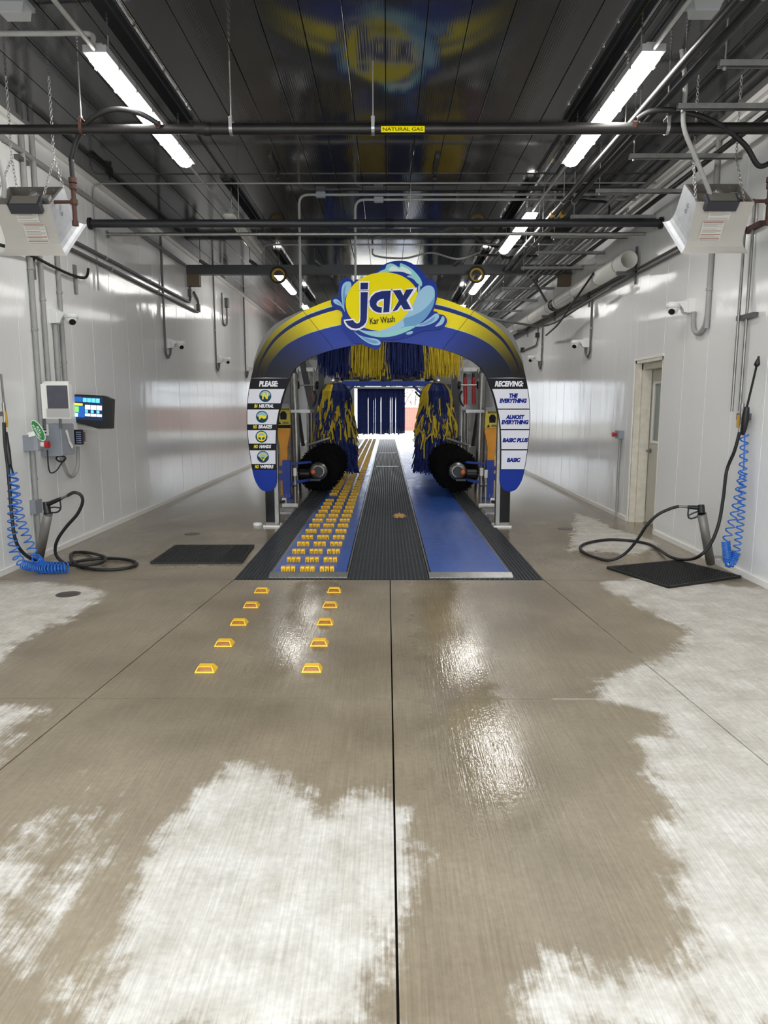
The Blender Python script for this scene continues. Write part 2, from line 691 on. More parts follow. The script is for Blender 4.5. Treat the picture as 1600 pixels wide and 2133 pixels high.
def slab(corners, step):
    """corners: near-left, near-right, far-right, far-left"""
    a, b, c, d = [np.array(p, float) for p in corners]
    nx = max(1, int(max(np.linalg.norm(b - a), np.linalg.norm(c - d)) / step))
    ny = max(1, int(max(np.linalg.norm(d - a), np.linalg.norm(c - b)) / step))
    U, V = np.meshgrid(np.linspace(0, 1, nx + 1), np.linspace(0, 1, ny + 1))
    U, V = U.ravel()[:, None], V.ravel()[:, None]
    P = (a * (1 - U) + b * U) * (1 - V) + (d * (1 - U) + c * U) * V
    m = MB()
    v = [(p[0], p[1], 0.0) for p in P]
    f = []
    for j in range(ny):
        for i in range(nx):
            k = j * (nx + 1) + i
            f.append((k, k + 1, k + nx + 2, k + nx + 1))
    n0 = len(v)
    for p in (a, b, c, d):
        v.append((p[0], p[1], -0.04))
    ca, cb, cc, cd = 0, nx, (ny + 1) * (nx + 1) - 1, ny * (nx + 1)
    f += [(ca, n0, n0 + 1, cb), (cb, n0 + 1, n0 + 2, cc), (cc, n0 + 2, n0 + 3, cd), (cd, n0 + 3, n0, ca)]
    m.add(v, f)
    o = m.build('concrete_slab', M_floor, floor)
    at_ = o.data.attributes.new('dry', 'FLOAT', 'POINT')
    at_.data.foreach_set('value', np.concatenate([dryness(P), np.zeros(4)]).astype(np.float32))
    at2 = o.data.attributes.new('film', 'FLOAT', 'POINT')
    at2.data.foreach_set('value', np.concatenate([film(P), np.zeros(4)]).astype(np.float32))
    return o


def jl(y):
    return -1.40 - (6.32 - y) * 0.084


def jr(y):
    return 1.435 + (6.32 - y) * 0.075


g = GAP / 2
YJ = 3.66
for ya, yb, st in ((-0.4, YJ, 0.05), (YJ, TY0, 0.05)):
    xs = [(lambda y: XL - 0.05), jl, (lambda y: 0.03), jr, (lambda y: XR + 0.22)]
    for i in range(4):
        f0, f1 = xs[i], xs[i + 1]
        slab([(f0(ya) + g, ya + g), (f1(ya) - g, ya + g), (f1(yb) - g, yb - g), (f0(yb) + g, yb - g)], st)
for ya, yb in ((TY0, 13.5), (13.5, 20.5), (20.5, 27.5), (27.5, Y1 + 0.2)):
    st = 0.08 if ya < 13 else 0.5
    slab([(XL - 0.05, ya + g), (TX0, ya + g), (TX0, yb - g), (XL - 0.05, yb - g)], st)
    slab([(TX1, ya + g), (XR + 0.22, ya + g), (XR + 0.22, yb - g), (TX1, yb - g)], st)
slab([(-9, -14), (9, -14), (9, Y0 - g), (-9, Y0 - g)], 1.0)
slab([(-9, Y1 + 0.2 + g), (9, Y1 + 0.2 + g), (9, 70), (-9, 70)], 2.0)

# ---- walls of fluted white panels
M_wall = panel_material('white_wall_panel', C(232, 232, 230), 0.10, 'Y', 14.0, 0.22, 0.13)
M_back = mat('wall_core', C(190, 189, 184), 0.5)
PW = 0.598
DY0, DY1, DZ = 8.72, 9.67, 2.165         # personnel door opening in the right wall

wall_l = MB().bb(XL - 0.25, XL - 0.035, Y0, Y1 + 0.2, 0, ZC + 0.2).build('wall_left', M_back, kind='structure', label='white fluted panel wall on the left')
wr = MB()
wr.bb(XR + 0.035, XR + 0.25, Y0, DY0, 0, ZC + 0.2)
wr.bb(XR + 0.035, XR + 0.25, DY1, Y1 + 0.2, 0, ZC + 0.2)
wr.bb(XR + 0.035, XR + 0.25, DY0, DY1, DZ, ZC + 0.2)
wall_r = wr.build('wall_right', M_back, kind='structure', label='white fluted panel wall on the right')


def wall_panel(side, y0, y1, z0=0.0, z1=ZC, share={}):
    par = wall_l if side < 0 else wall_r
    key = (side, round(y1 - y0, 4), z0, z1)
    xf = XL if side < 0 else XR
    b = 0.0025
    if key not in share:
        m = MB()
        xb = xf + side * 0.034
        v = [(xb, y0, z0), (xb, y1, z0), (xb, y1, z1), (xb, y0, z1),
             (xf + side * b, y0, z0), (xf + side * b, y1, z0), (xf + side * b, y1, z1), (xf + side * b, y0, z1),
             (xf, y0 + b, z0), (xf, y1 - b, z0), (xf, y1 - b, z1), (xf, y0 + b, z1)]
        f = [(0, 1, 5, 4), (2, 3, 7, 6), (1, 2, 6, 5), (3, 0, 4, 7), (4, 5, 9, 8), (6, 7, 11, 10), (5, 6, 10, 9), (7, 4, 8, 11), (8, 9, 10, 11)]
        if side > 0:
            f = [tuple(reversed(q)) for q in f]
        m.add(v, f)
        o = m.build('wall_panel', M_wall, par)
        share[key] = (o, y0)
    else:
        src, ys = share[key]
        o = src.copy()
        COL.objects.link(o)
        o.parent = par
        o.location = (0, y0 - ys, 0)
    return o


yy = 8.33 - PW * 15
while yy < Y1:
    a, b_ = max(yy, Y0), min(yy + PW, Y1 + 0.2)
    if b_ - a > 0.05:
        wall_panel(-1, a + 0.002, b_ - 0.002)
    yy += PW
yy = DY0 - PW * 15
while yy < Y1:
    a, b_ = max(yy, Y0), min(yy + PW, Y1 + 0.2)
    if b_ <= DY0 + 1e-3 or a >= DY1:
        if b_ - a > 0.05:
            wall_panel(1, a + 0.002, b_ - 0.002)
    else:
        wall_panel(1, a + 0.002, min(b_, DY1) - 0.002, DZ, ZC)
        if b_ > DY1:
            wall_panel(1, DY1 + 0.002, b_ - 0.002)
    yy += PW

MB().bb(XL, XL + 0.022, Y0, Y1, 0, 0.055).build('baseboard_left', M_trim, kind='structure', label='low white base strip along the left wall')
bbr = MB()
bbr.bb(XR - 0.022, XR, Y0, DY0 - 0.02, 0, 0.055)
bbr.bb(XR - 0.022, XR, DY1 + 0.04, Y1, 0, 0.055)
bbr.build('baseboard_right', M_trim, kind='structure', label='low white base strip along the right wall')
MB().bb(XL, XL + 0.05, Y0, Y1, ZC - 0.05, ZC).build('trim_1', M_trim, kind='structure', label='white corner strip between left wall and ceiling')
MB().bb(XR - 0.05, XR, Y0, Y1, ZC - 0.05, ZC).build('trim_2', M_trim, kind='structure', label='white corner strip between right wall and ceiling')

# ---- ceiling of long dark planks
M_ceil = panel_material('dark_glossy_ceiling', C(44, 45, 48), 0.07, 'X', 16.0, 0.05, 0.06)
ceil = MB().bb(XL - 0.25, XR + 0.25, Y0, Y1 + 0.2, ZC + 0.03, ZC + 0.2).build('ceiling', mat('ceiling_core', C(30, 30, 32), 0.6), kind='structure', label='dark glossy plank ceiling')
src = None
CW = 0.3
for k in range(24):
    x0 = XL + k * CW
    x1 = min(x0 + CW, XR) - 0.006
    if x1 - x0 < 0.03:
        continue
    for ya, yb in ((Y0, 18.30), (18.306, Y1 + 0.2)):
        b = 0.002
        m = MB()
        zb, zt = ZC, ZC + 0.03
        v = [(x0, ya, zt), (x1, ya, zt), (x1, yb, zt), (x0, yb, zt), (x0, ya, zb + b), (x1, ya, zb + b), (x1, yb, zb + b), (x0, yb, zb + b),
             (x0 + b, ya, zb), (x1 - b, ya, zb), (x1 - b, yb, zb), (x0 + b, yb, zb)]
        m.add(v, [(0, 4, 5, 1), (1, 5, 6, 2), (2, 6, 7, 3), (3, 7, 4, 0), (4, 8, 9, 5), (5, 9, 10, 6), (6, 10, 11, 7), (7, 11, 8, 4), (8, 11, 10, 9)])
        m.build('ceiling_plank', M_ceil, ceil)

# ---- end walls with the entrance and exit openings
wf = MB()
wf.bb(XL - 0.25, -2.75, Y0 - 0.2, Y0, 0, ZC + 0.2)
wf.bb(2.45, XR + 0.25, Y0 - 0.2, Y0, 0, ZC + 0.2)
wf.bb(-2.75, 2.45, Y0 - 0.2, Y0, 3.75, ZC + 0.2)
wf.build('wall_front', M_white, kind='structure', label='front wall around the entrance opening')
wb = MB()
wb.bb(XL - 0.25, -1.55, Y1 + 0.2, Y1 + 0.4, 0, ZC + 0.2)
wb.bb(1.55, XR + 0.25, Y1 + 0.2, Y1 + 0.4, 0, ZC + 0.2)
wb.bb(-1.55, 1.55, Y1 + 0.2, Y1 + 0.4, 2.7, ZC + 0.2)
wb.build('wall_back', M_white, kind='structure', label='far wall around the exit opening')

# ---- personnel door in its deep opening
M_door = mat('beige_door_paint', C(196, 191, 178), 0.5, var=0.06, vscale=3)
M_jamb = mat('worn_cream_frame', C(214, 208, 192), 0.5, var=0.1, vscale=12)
dr = thing('door_1', 'beige personnel door with narrow window set deep in the right wall', 'door', (XR + 0.14, (DY0 + DY1) / 2, 0), kind='structure')
jm = MB()
XD = XR + 0.20
jm.bb(XR - 0.004, XD + 0.05, DY1 - 0.045, DY1, 0, DZ)
jm.bb(XR - 0.004, XD + 0.05, DY0, DY0 + 0.02, 0, DZ)
jm.bb(XR - 0.004, XD + 0.05, DY0, DY1, DZ - 0.04, DZ)
jm.bb(XR + 0.07, XD - 0.01, DY1 - 0.095, DY1 - 0.045, 0, DZ - 0.04)
jm.bb(XR + 0.07, XD - 0.01, DY0, DY1, DZ - 0.12, DZ - 0.04)
jm.build('door_frame', M_jamb, dr)
cs = MB()
cs.bb(XR - 0.012, XR, DY1, DY1 + 0.045, 0, DZ + 0.03)
cs.bb(XR - 0.010, XR, DY0 - 0.02, DY1 + 0.045, DZ, DZ + 0.03)
cs.build('casing', M_trim, dr)
ly0, ly1 = DY0 + 0.03, DY1 - 0.10
wy0, wy1, wz0, wz1 = ly1 - 0.42, ly1 - 0.10, 1.12, 1.86
lf = MB()
lf.bb(XD, XD + 0.045, ly0, wy0, 0.02, DZ - 0.125)
lf.bb(XD, XD + 0.045, wy1, ly1, 0.02, DZ - 0.125)
lf.bb(XD, XD + 0.045, wy0, wy1, 0.02, wz0)
lf.bb(XD, XD + 0.045, wy0, wy1, wz1, DZ - 0.125)
leaf = lf.build('door_leaf', M_door, dr)
wm = MB()
for a, b_, c_, d_ in ((wy0 - 0.03, wy1 + 0.03, wz0 - 0.03, wz0), (wy0 - 0.03, wy1 + 0.03, wz1, wz1 + 0.03), (wy0 - 0.03, wy0, wz0, wz1), (wy1, wy1 + 0.03, wz0, wz1)):
    wm.bb(XD - 0.014, XD, a, b_, c_, d_)
wm.build('window_frame', M_trim, leaf)
MB().bb(XD + 0.015, XD + 0.022, wy0, wy1, wz0, wz1).build('pane', mat('door_glass', C(120, 130, 128), 0.06, 0.0, spec=0.8), leaf)
hd = MB()
hd.cyl((XD - 0.01, ly1 - 0.06, 0.98), (XD, ly1 - 0.06, 0.98), 0.032)
hd.cyl((XD - 0.05, ly1 - 0.06, 0.98), (XD - 0.01, ly1 - 0.06, 0.98), 0.012)
hd.bar((XD - 0.05, ly1 - 0.05, 0.98), (XD - 0.05, ly1 - 0.17, 0.98), 0.018, 0.02)
hd.build('handle', M_steel, leaf)
MB().bb(XD - 0.02, XD + 0.06, ly0, ly1, 0, 0.018).build('threshold', M_galv, dr)
MB().bb(XD + 0.06, XD + 0.10, DY0, DY1, 0, DZ).build('back_panel', mat('room_beyond', C(90, 95, 95), 0.6), dr)

# ---- outside the exit: brick garden wall and bare trees
M_brick = mat('red_brick', C(164, 106, 92), 0.8, var=0.2, vscale=30, stretch=(1, 1, 3))
bw = thing('brick_wall', 'red brick boundary wall seen through the exit opening', 'wall', (4, 46, 0))
mb = MB().bb(0.75, 7.5, 46.1, 46.4, 0, 1.5)
mb.build('core', mat('mortar', C(190, 178, 168), 0.9), bw)
cp = MB().bb(0.7, 7.55, 45.95, 46.5, 1.5, 1.6).build('coping', M_white, bw)
brk = MB()
for r_ in range(20):
    for q in range(29):
        x = 0.76 + q * 0.225 + (0.11 if r_ % 2 else 0)
        brk.bb(x, x + 0.213, 46.0, 46.1, r_ * 0.075, r_ * 0.075 + 0.064)
brk.build('brick_courses', M_brick, bw, kind='stuff')


def bare_tree(x, y, h, seed, label):
    R = random.Random(seed)
    t = MB()

    def br(p, d, L, r, k):
        q = p + d * L
        t.cyl(p, q, r, 6, r * 0.65, False)
        if k == 0:
            return
        for _ in range(3):
            e = (d + Vector((R.uniform(-.7, .7), R.uniform(-.5, .5), R.uniform(-.1, .5)))).normalized()
            br(p + d * L * R.uniform(0.6, 1.0), e, L * R.uniform(0.55, 0.75), r * 0.6, k - 1)
    br(Vector((x, y, 0)), Vector((0, 0, 1)), h * 0.4, 0.09, 4)
    t.build('bare_tree', mat('bark', C(112, 92, 86), 0.9), label=label, cat='tree', group='bare trees outside the exit')


bare_tree(1.15, 49.0, 4.5, 1, 'bare tree behind the brick wall, nearer the middle of the exit')
bare_tree(1.95, 50.5, 4.0, 5, 'bare tree behind the brick wall, nearer the right of the exit')

# ================================================================== conveyor in its trench
M_grate = mat('dark_grating', C(46, 50, 54), 0.5, var=0.15, vscale=4)
M_belt = mat('blue_belt', C(40, 84, 166), 0.34, var=0.10, vscale=9, rvar=0.06, stretch=(1, 0.3, 1))
M_pit = mat('pit_concrete', C(38, 38, 38), 0.8)
BL0, BL1, BR0, BR1 = -1.075, -0.385, 0.415, 1.15     # belt edges
BY0 = 6.46


def grating_mesh(w, L, n_long, n_cross, t=0.006, deep=0.035):
    m = MB()
    for i in range(n_long):
        x = -w / 2 + t + (w - 2 * t) * i / (n_long - 1)
        m.bb(x - t, x + t, 0, L, -deep, 0)
    for j in range(n_cross):
        y = t + (L - 2 * t) * j / (n_cross - 1)
        m.bb(-w / 2, w / 2, y - t * 0.8, y + t * 0.8, -deep + 0.004, -0.003)
    return m


def grating_run(label, x0, x1, y0, y1, L, nl, nc, nc_far):
    t = thing('floor_grating', label, 'grating', ((x0 + x1) / 2, y0, 0))
    near = far = None
    y, k = y0, 0
    while y < y1 - 0.2:
        if k < 3:
            if near is None:
                near = grating_mesh(x1 - x0, L - 0.008, nl, nc)
                o = near.build('grating_panel', M_grate, None)
                o.parent = t
                near = o
            else:
                o = near.copy()
                COL.objects.link(o)
                o.parent = t
        else:
            if far is None:
                o = grating_mesh(x1 - x0, L - 0.008, nl, nc_far).build('grating_panel', M_grate, None)
                o.parent = t
                far = o
            else:
                o = far.copy()
                COL.objects.link(o)
                o.parent = t
        # mesh origin sits at the panel's bottom centre
        o.location = (0, (y - y0) + (L - 0.008) / 2, -0.035)
        y += L
        k += 1
    sp = MB()
    for x in (x0 + 0.012, x1 - 0.012):
        sp.bb(x - 0.012, x + 0.012, y0, y1, -0.30, -0.035)
    sp.build('support_rail', M_pit, t)
    return t


grating_run('dark grating strip along the outer edge of the studded belt', TX0 + 0.006, BL0 - 0.03, TY0 + 0.005, Y1, 1.22, 9, 32, 26)
grating_run('wide dark grating walkway between the two blue belts', BL1 + 0.03, BR0 - 0.03, TY0 + 0.005, Y1, 1.22, 20, 32, 26)
grating_run('dark grating strip along the outer edge of the plain blue belt', BR1 + 0.03, TX1 - 0.006, TY0 + 0.005, Y1, 1.22, 8, 32, 26)
for x0, x1, lb in ((BL0 - 0.025, BL1 + 0.025, 'short grating strip in front of the studded belt'), (BR0 - 0.025, BR1 + 0.025, 'short grating strip in front of the plain blue belt')):
    o = grating_mesh(x1 - x0, 0.085, 18, 3).build('floor_grating', M_grate, label=lb, cat='grating')
    o.location = ((x0 + x1) / 2, TY0 + 0.005 + 0.0425, -0.035)
    MB().bb(x0, x1, TY0 + 0.02, TY0 + 0.06, -0.30, -0.035).build('support_rail', M_pit, None).parent = o
    o.children[0].location = (0, 0, -0.265)


def belt(label, x0, x1):
    t = thing('conveyor_belt', label, 'conveyor', ((x0 + x1) / 2, BY0, 0))
    m = MB()
    n = int((Y1 - 0.4 - BY0) / 0.05)
    for k in range(n):
        y = BY0 + 0.03 + k * 0.05
        if k < 220:
            m.bb(x0, x1, y, y + 0.0475, 0.000, 0.018)
    m.bb(x0, x1, BY0 + 0.03 + 220 * 0.05, Y1 - 0.3, 0.0, 0.018)
    m.bb(x0, x1, BY0 + 0.01, Y1 - 0.3, -0.02, 0.012)
    m.build('belt_surface', M_belt, t)
    for x in (x0 - 0.014, x1 + 0.014):
        MB().bb(x - 0.009, x + 0.009, BY0 - 0.02, Y1 - 0.3, -0.30, 0.006).build('edge_rail', M_steel, t)
    MB().bb(x0, x1, BY0, Y1 - 0.3, -0.30, -0.02).build('carry_frame', M_pit, t)
    p = MB()
    p.prism([(x0 - 0.02, BY0 - 0.05, 0.004), (x0 - 0.02, BY0 + 0.05, 0.030), (x0 - 0.02, BY0 + 0.06, 0.026), (x0 - 0.02, BY0 + 0.06, 0.019), (x0 - 0.02, BY0 - 0.05, -0.006)], (x1 - x0 + 0.04, 0, 0))
    p.build('end_plate', M_galv, t, label='bare metal transition plate')
    return t


bl = belt('blue conveyor belt carrying three columns of yellow blocks', BL0, BL1)
br = belt('plain blue conveyor belt without blocks', BR0, BR1)


def block_unit(m, x, y):
    """one M-shaped yellow flight: two posts and a middle rib under a bevelled top"""
    w = 0.038
    for dx in (-w / 2, -0.004, w / 2 - 0.008):
        m.bb(x + dx, x + dx + 0.009, y, y + 0.05, 0.018, 0.054)
    m.prism([(x - w / 2, y + 0.002, 0.050), (x - w / 2, y + 0.008, 0.062), (x - w / 2, y + 0.062, 0.062), (x - w / 2, y + 0.075, 0.018), (x - w / 2, y + 0.062, 0.018)], (w, 0, 0))


cols = (-0.938, -0.753, -0.568)
proto = None
nrow = 66
for r_ in range(nrow):
    yb = 6.565 + r_ * 0.4135
    for cxx in cols:
        if r_ == 13 and cxx == cols[0]:
            continue
        if r_ < 26:
            if proto is None:
                m = MB()
                for dx in (-0.047, 0, 0.047):
                    block_unit(m, cxx + dx, yb)
                proto = m.build('yellow_block', M_yplast, bl)
            else:
                o = proto.copy()
                COL.objects.link(o)
                o.parent = bl
                o.location = (cxx - cols[0], r_ * 0.4135, 0)
m = MB()
for r_ in range(26, nrow):
    for cxx in cols:
        for dx in (-0.047, 0, 0.047):
            block_unit(m, cxx + dx, 6.565 + r_ * 0.4135)
m.build('yellow_block_rows', M_yplast, bl, kind='stuff')

# fallen leaf on the walkway
lv = []
for i in range(16):
    a = 2 * PI * i / 16
    r_ = 0.085 if i % 2 == 0 else 0.045
    lv.append(Vector((0.178 + 1.25 * r_ * math.cos(a), 9.92 + r_ * math.sin(a), 0.004 + 0.022 * math.sin(3 * a) ** 2 + 0.05 * (0.5 + 0.5 * math.sin(a)))))
lm = MB()
lm.add(lv + [Vector((0.178, 9.92, 0.04))], [(16, i, (i + 1) % 16) for i in range(16)])
lm.add([p + Vector((0, 0, 0.003)) for p in lv] + [Vector((0.178, 9.92, 0.043))], [(16, i, (i + 1) % 16) for i in range(16)])
lm.tube([(0.178, 9.92, 0.042), (0.26, 9.95, 0.02), (0.30, 9.99, 0.005)], 0.003, 5)
lm.build('fallen_leaf', mat('dry_leaf', C(176, 138, 84), 0.7, var=0.2, vscale=40), label='dry brown leaf lying on the middle grating', cat='leaf')


# ---- yellow wedge markers
def marker(x, y, label):
    t = thing('lane_marker', label, 'marker', (x, y, 0), group='yellow lane markers before the conveyor')
    m = MB()
    w0, w1, h, d = 0.060, 0.042, 0.034, 0.10
    outer = [(-w0, 0), (w0, 0), (w1, h), (-w1, h)]
    inner = [(-w0 + 0.011, 0.006), (w0 - 0.011, 0.006), (w1 - 0.004, h - 0.004), (-w1 + 0.004, h - 0.004)]

    def sl(p, k=0.0):
        return (x + p[0], y - 0.05 + p[1] * 0.55 + k, p[1])
    v = [sl(p) for p in outer] + [sl(p) for p in inner] + [sl(p, 0.012) for p in inner] + [(x - w0, y + d - 0.05, 0), (x + w0, y + d - 0.05, 0), (x + w1, y + d * 0.72 - 0.05, h), (x - w1, y + d * 0.72 - 0.05, h)]
    f = []
    for i in range(4):
        j = (i + 1) % 4
        f.append((i, j, 4 + j, 4 + i))
        f.append((4 + i, 4 + j, 8 + j, 8 + i))
    f += [(1, 13, 14, 2), (2, 14, 15, 3), (3, 15, 12, 0), (12, 15, 14, 13)]
    m.add(v, f)
    m.build('wedge_body', M_yplast, t)
    l = MB()
    l.prism([sl(p, 0.0118) for p in inner], (0, 0.004, 0))
    l.build('lens', M_orange, t, label='amber reflector lens')


names = ('nearest the viewer', 'second from the viewer', 'third, in the middle of the line', 'second from the conveyor', 'closest to the conveyor')
for k, y in enumerate((4.03, 4.495, 4.955, 5.405, 5.855)):
    marker(-1.085 + 0.004 * k, y + 0.05, 'yellow wedge marker in the left line, ' + names[k])
    marker(-0.45, y + 0.06, 'yellow wedge marker in the right line, ' + names[k])


# ---- perforated rubber mats
def mat_obj(label, corners, n):
    a, b, c, d = [Vector((p[0], p[1], 0)) for p in corners]
    m = MB()
    z0, z1 = 0.001, 0.022

    def P(u, v):
        return a * (1 - u) * (1 - v) + b * u * (1 - v) + c * u * v + d * (1 - u) * v
    for i in range(n + 1):
        t_ = i / n
        m.bar(P(t_, 0) + Vector((0, 0, (z0 + z1) / 2)), P(t_, 1) + Vector((0, 0, (z0 + z1) / 2)), 0.010 if 0 < i < n else 0.022, z1 - z0)
        m.bar(P(0, t_) + Vector((0, 0, (z0 + z1) / 2 - 0.002)), P(1, t_) + Vector((0, 0, (z0 + z1) / 2 - 0.002)), 0.010 if 0 < i < n else 0.022, z1 - z0)
    m.prism([P(0, 0) + Vector((0, 0, z0)), P(1, 0) + Vector((0, 0, z0)), P(1, 1) + Vector((0, 0, z0)), P(0, 1) + Vector((0, 0, z0))], (0, 0, 0.004))
    return m.build('rubber_mat', M_rubber, label=label, cat='mat')


mat_obj('black ribbed rubber mat lying flat left of the conveyor', [(-2.37, 6.98), (-1.47, 6.99), (-1.51, 7.88), (-2.38, 7.87)], 26)
mat_obj('black perforated rubber mat turned askew by the right wall', [(2.154, 6.78), (2.456, 6.03), (3.27, 6.42), (2.97, 7.09)], 26)
for x, y, lb in ((142, 1238, 'round dark floor cover near the left wall, beside the pale floor patch'), (401, 1112, 'round dark floor cover behind the flat rubber mat'), (1177, 1101, 'round dark floor cover right of the arch')):
    p = at(x, y, Z=0)
    MB().lathe([(0.10, 0.0), (0.10, 0.002), (0.085, 0.004), (0.0, 0.004)], (p.x, p.y, 0.0), n=24).build('floor_cover', mat('cover_plate', C(84, 78, 70), 0.4, 0.3), label=lb, cat='drain cover')

# ================================================================== entrance arch
AY = 9.20
arch = thing('entrance_arch', 'blue and yellow arch sign with splash logo standing over the conveyor entrance', 'arch', (0.02, AY + 0.1, 0))
AXC = 809.3
OUT = [(523, 787), (527, 770), (532, 752), (545, 725), (560, 702), (580, 682), (600, 667), (625, 652), (650, 640), (680, 628), (710, 619), (745, 611), (780, 607), (AXC, 606)]
INN = [(604, 787), (611, 773), (619, 764), (632, 754), (645, 746), (659, 740), (672, 735), (688, 730), (704, 726), (722, 722), (742, 718), (766, 715), (788, 713), (AXC, 712.5)]


def pa(x, y):
    p = at(x, y, Y=AY)
    return (p.x, p.z)


def resample(pts, n):
    P = [Vector((p[0], p[1], 0)) for p in pts]
    Q = catmull(P, 8)
    d = [0]
    for i in range(1, len(Q)):
        d.append(d[-1] + (Q[i] - Q[i - 1]).length)
    out = []
    for k in range(n):
        s_ = d[-1] * k / (n - 1)
        i = max(j for j in range(len(d)) if d[j] <= s_ + 1e-9)
        i = min(i, len(Q) - 2)
        t = (s_ - d[i]) / (d[i + 1] - d[i] + 1e-9)
        out.append(Q[i].lerp(Q[i + 1], min(1, t)))
    return out


NS = 49
O_ = [pa(p.x, p.y) for p in resample(OUT, NS)]
I_ = [pa(p.x, p.y) for p in resample(INN, NS)]
XM = O_[-1][0]
O_full = O_ + [(2 * XM - p[0], p[1]) for p in reversed(O_[:-1])]
I_full = I_ + [(2 * XM - p[0], p[1]) for p in reversed(I_[:-1])]
NF = len(O_full)


def ip(s_, a, b_, c_):
    """band position at the leg, the shoulder seam and the crown"""
    if s_ < 0.5:
        t = s_ / 0.5
        return a + (b_ - a) * t
    t = (s_ - 0.5) / 0.5
    return b_ + (c_ - b_) * t


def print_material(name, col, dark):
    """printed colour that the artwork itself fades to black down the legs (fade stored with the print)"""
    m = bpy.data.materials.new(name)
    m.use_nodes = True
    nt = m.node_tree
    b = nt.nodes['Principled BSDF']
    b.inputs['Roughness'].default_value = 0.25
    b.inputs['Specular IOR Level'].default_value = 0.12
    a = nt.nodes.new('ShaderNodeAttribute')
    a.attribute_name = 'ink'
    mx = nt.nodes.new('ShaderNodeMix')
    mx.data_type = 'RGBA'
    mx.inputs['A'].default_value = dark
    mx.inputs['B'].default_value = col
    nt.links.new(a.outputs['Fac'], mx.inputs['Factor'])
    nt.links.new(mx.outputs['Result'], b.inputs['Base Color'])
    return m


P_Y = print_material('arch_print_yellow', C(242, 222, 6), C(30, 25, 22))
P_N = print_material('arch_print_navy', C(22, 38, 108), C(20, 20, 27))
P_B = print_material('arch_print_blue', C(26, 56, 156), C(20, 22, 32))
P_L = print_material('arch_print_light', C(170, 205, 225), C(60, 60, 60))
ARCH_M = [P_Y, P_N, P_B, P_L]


def arch_face(i0, i1):
    m = MB()
    ink = []
    for i in range(i0, i1):
        rows = []
        for k in (i, i + 1):
            s_ = k / (NS - 1)
            s_ = s_ if s_ <= 1 else 2 - s_
            b1 = ip(s_, 0.10, 0.11, 0.20)
            b2 = ip(s_, 0.15, 0.19, 0.285)
            b3 = ip(s_, 0.32, 0.49, 0.61)
            l = ip(s_, 0.002, 0.014, 0.022)
            rows.append((k, [0, b1 - l, b1, b2, b3, b3 + l * 0.8, 1.0]))
        for b in range(6):
            vv = []
            for k, fr in (rows[0], rows[1]):
                for t in (fr[b], fr[b + 1]):
                    o, n = O_full[k], I_full[k]
                    vv.append((o[0] + (n[0] - o[0]) * t, AY, o[1] + (n[1] - o[1]) * t))
                    s_ = k / (NS - 1)
                    s_ = s_ if s_ <= 1 else 2 - s_
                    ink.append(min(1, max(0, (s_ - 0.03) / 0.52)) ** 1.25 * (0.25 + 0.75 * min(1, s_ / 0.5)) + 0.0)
            m.add(vv, [(0, 1, 3, 2)], False, (0, 3, 1, 0, 3, 2)[b])
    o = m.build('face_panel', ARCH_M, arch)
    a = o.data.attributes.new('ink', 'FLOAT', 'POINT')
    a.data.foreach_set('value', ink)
    return o


SEAM = 24
arch_face(0, SEAM)
arch_face(SEAM, NF - 1 - SEAM)
arch_face(NF - 1 - SEAM, NF - 1)
sm = MB()
for k in (SEAM, NF - 1 - SEAM):
    o, n = O_full[k], I_full[k]
    sm.bar((o[0], AY - 0.001, o[1]), (n[0], AY - 0.001, n[1]), 0.004, 0.012, up=(0, 1, 0))
sm.build('panel_seam', M_print_k, arch)

# leg outlines (outer edge / inner edge by height)
LO = [(523, 787), (517, 820), (514.5, 850), (514, 880), (516, 910), (520, 945), (525.5, 979), (530, 997), (536, 1010), (544, 1020), (554, 1024)]
LI = [(604, 787), (592, 820), (584, 850), (578.5, 880), (576.5, 910), (576, 945), (576.5, 979), (577, 1000), (574, 1014), (566, 1022), (554, 1024)]


def edge_x(pts, y):
    for a, b_ in zip(pts[:-1], pts[1:]):
        if a[1] <= y <= b_[1]:
            t = (y - a[1]) / (b_[1] - a[1])
            return a[0] + (b_[0] - a[0]) * t
    return pts[-1][0]


def leg_cell(y0, y1, sgn, inset, d, mat_, name, parent, n=6, thick=0.004):
    """a printed field of the leg between two photo heights, following the leg outline"""
    L_, R_ = [], []
    for k in range(n + 1):
        y = y0 + (y1 - y0) * k / n
        xl, xr = edge_x(LO_S, y) + inset[0], edge_x(LI_S, y) - inset[1]
        if xr < xl:
            xl = xr = (xl + xr) / 2
        for lst, x in ((L_, xl), (R_, xr)):
            p = pa(x, y)
            px_ = p[0] if sgn < 0 else 2 * XM - p[0]
            lst.append(Vector((px_, AY - d, p[1])))
    m = MB()
    m.prism(L_ + R_[::-1], (0, thick, 0))
    return m.build(name, mat_, parent)


LO_S = [(p.x, p.y) for p in catmull([(a, b_, 0) for a, b_ in LO], 5)]
LI_S = [(p.x, p.y) for p in catmull([(a, b_, 0) for a, b_ in LI], 5)]
legs = {}
for sgn in (-1, 1):
    plate = leg_cell(787, 1024, sgn, (0, 0), 0.0, M_print_k, 'leg_panel', arch, n=40, thick=0.012)
    legs[sgn] = plate
    leg_cell(979, 1023.9, sgn, (0.4, 0.6), 0.004, M_print_b, 'blue_foot', plate, n=24)
    leg_cell(785.5, 788, sgn, (0.2, 0.2), 0.005, M_print_w, 'white_rule', plate, n=2)


def cx_at(y, sgn):
    x = (edge_x(LO_S, y) + edge_x(LI_S, y)) / 2
    p = pa(x, y)
    return (p[0] if sgn < 0 else 2 * XM - p[0]), p[1]


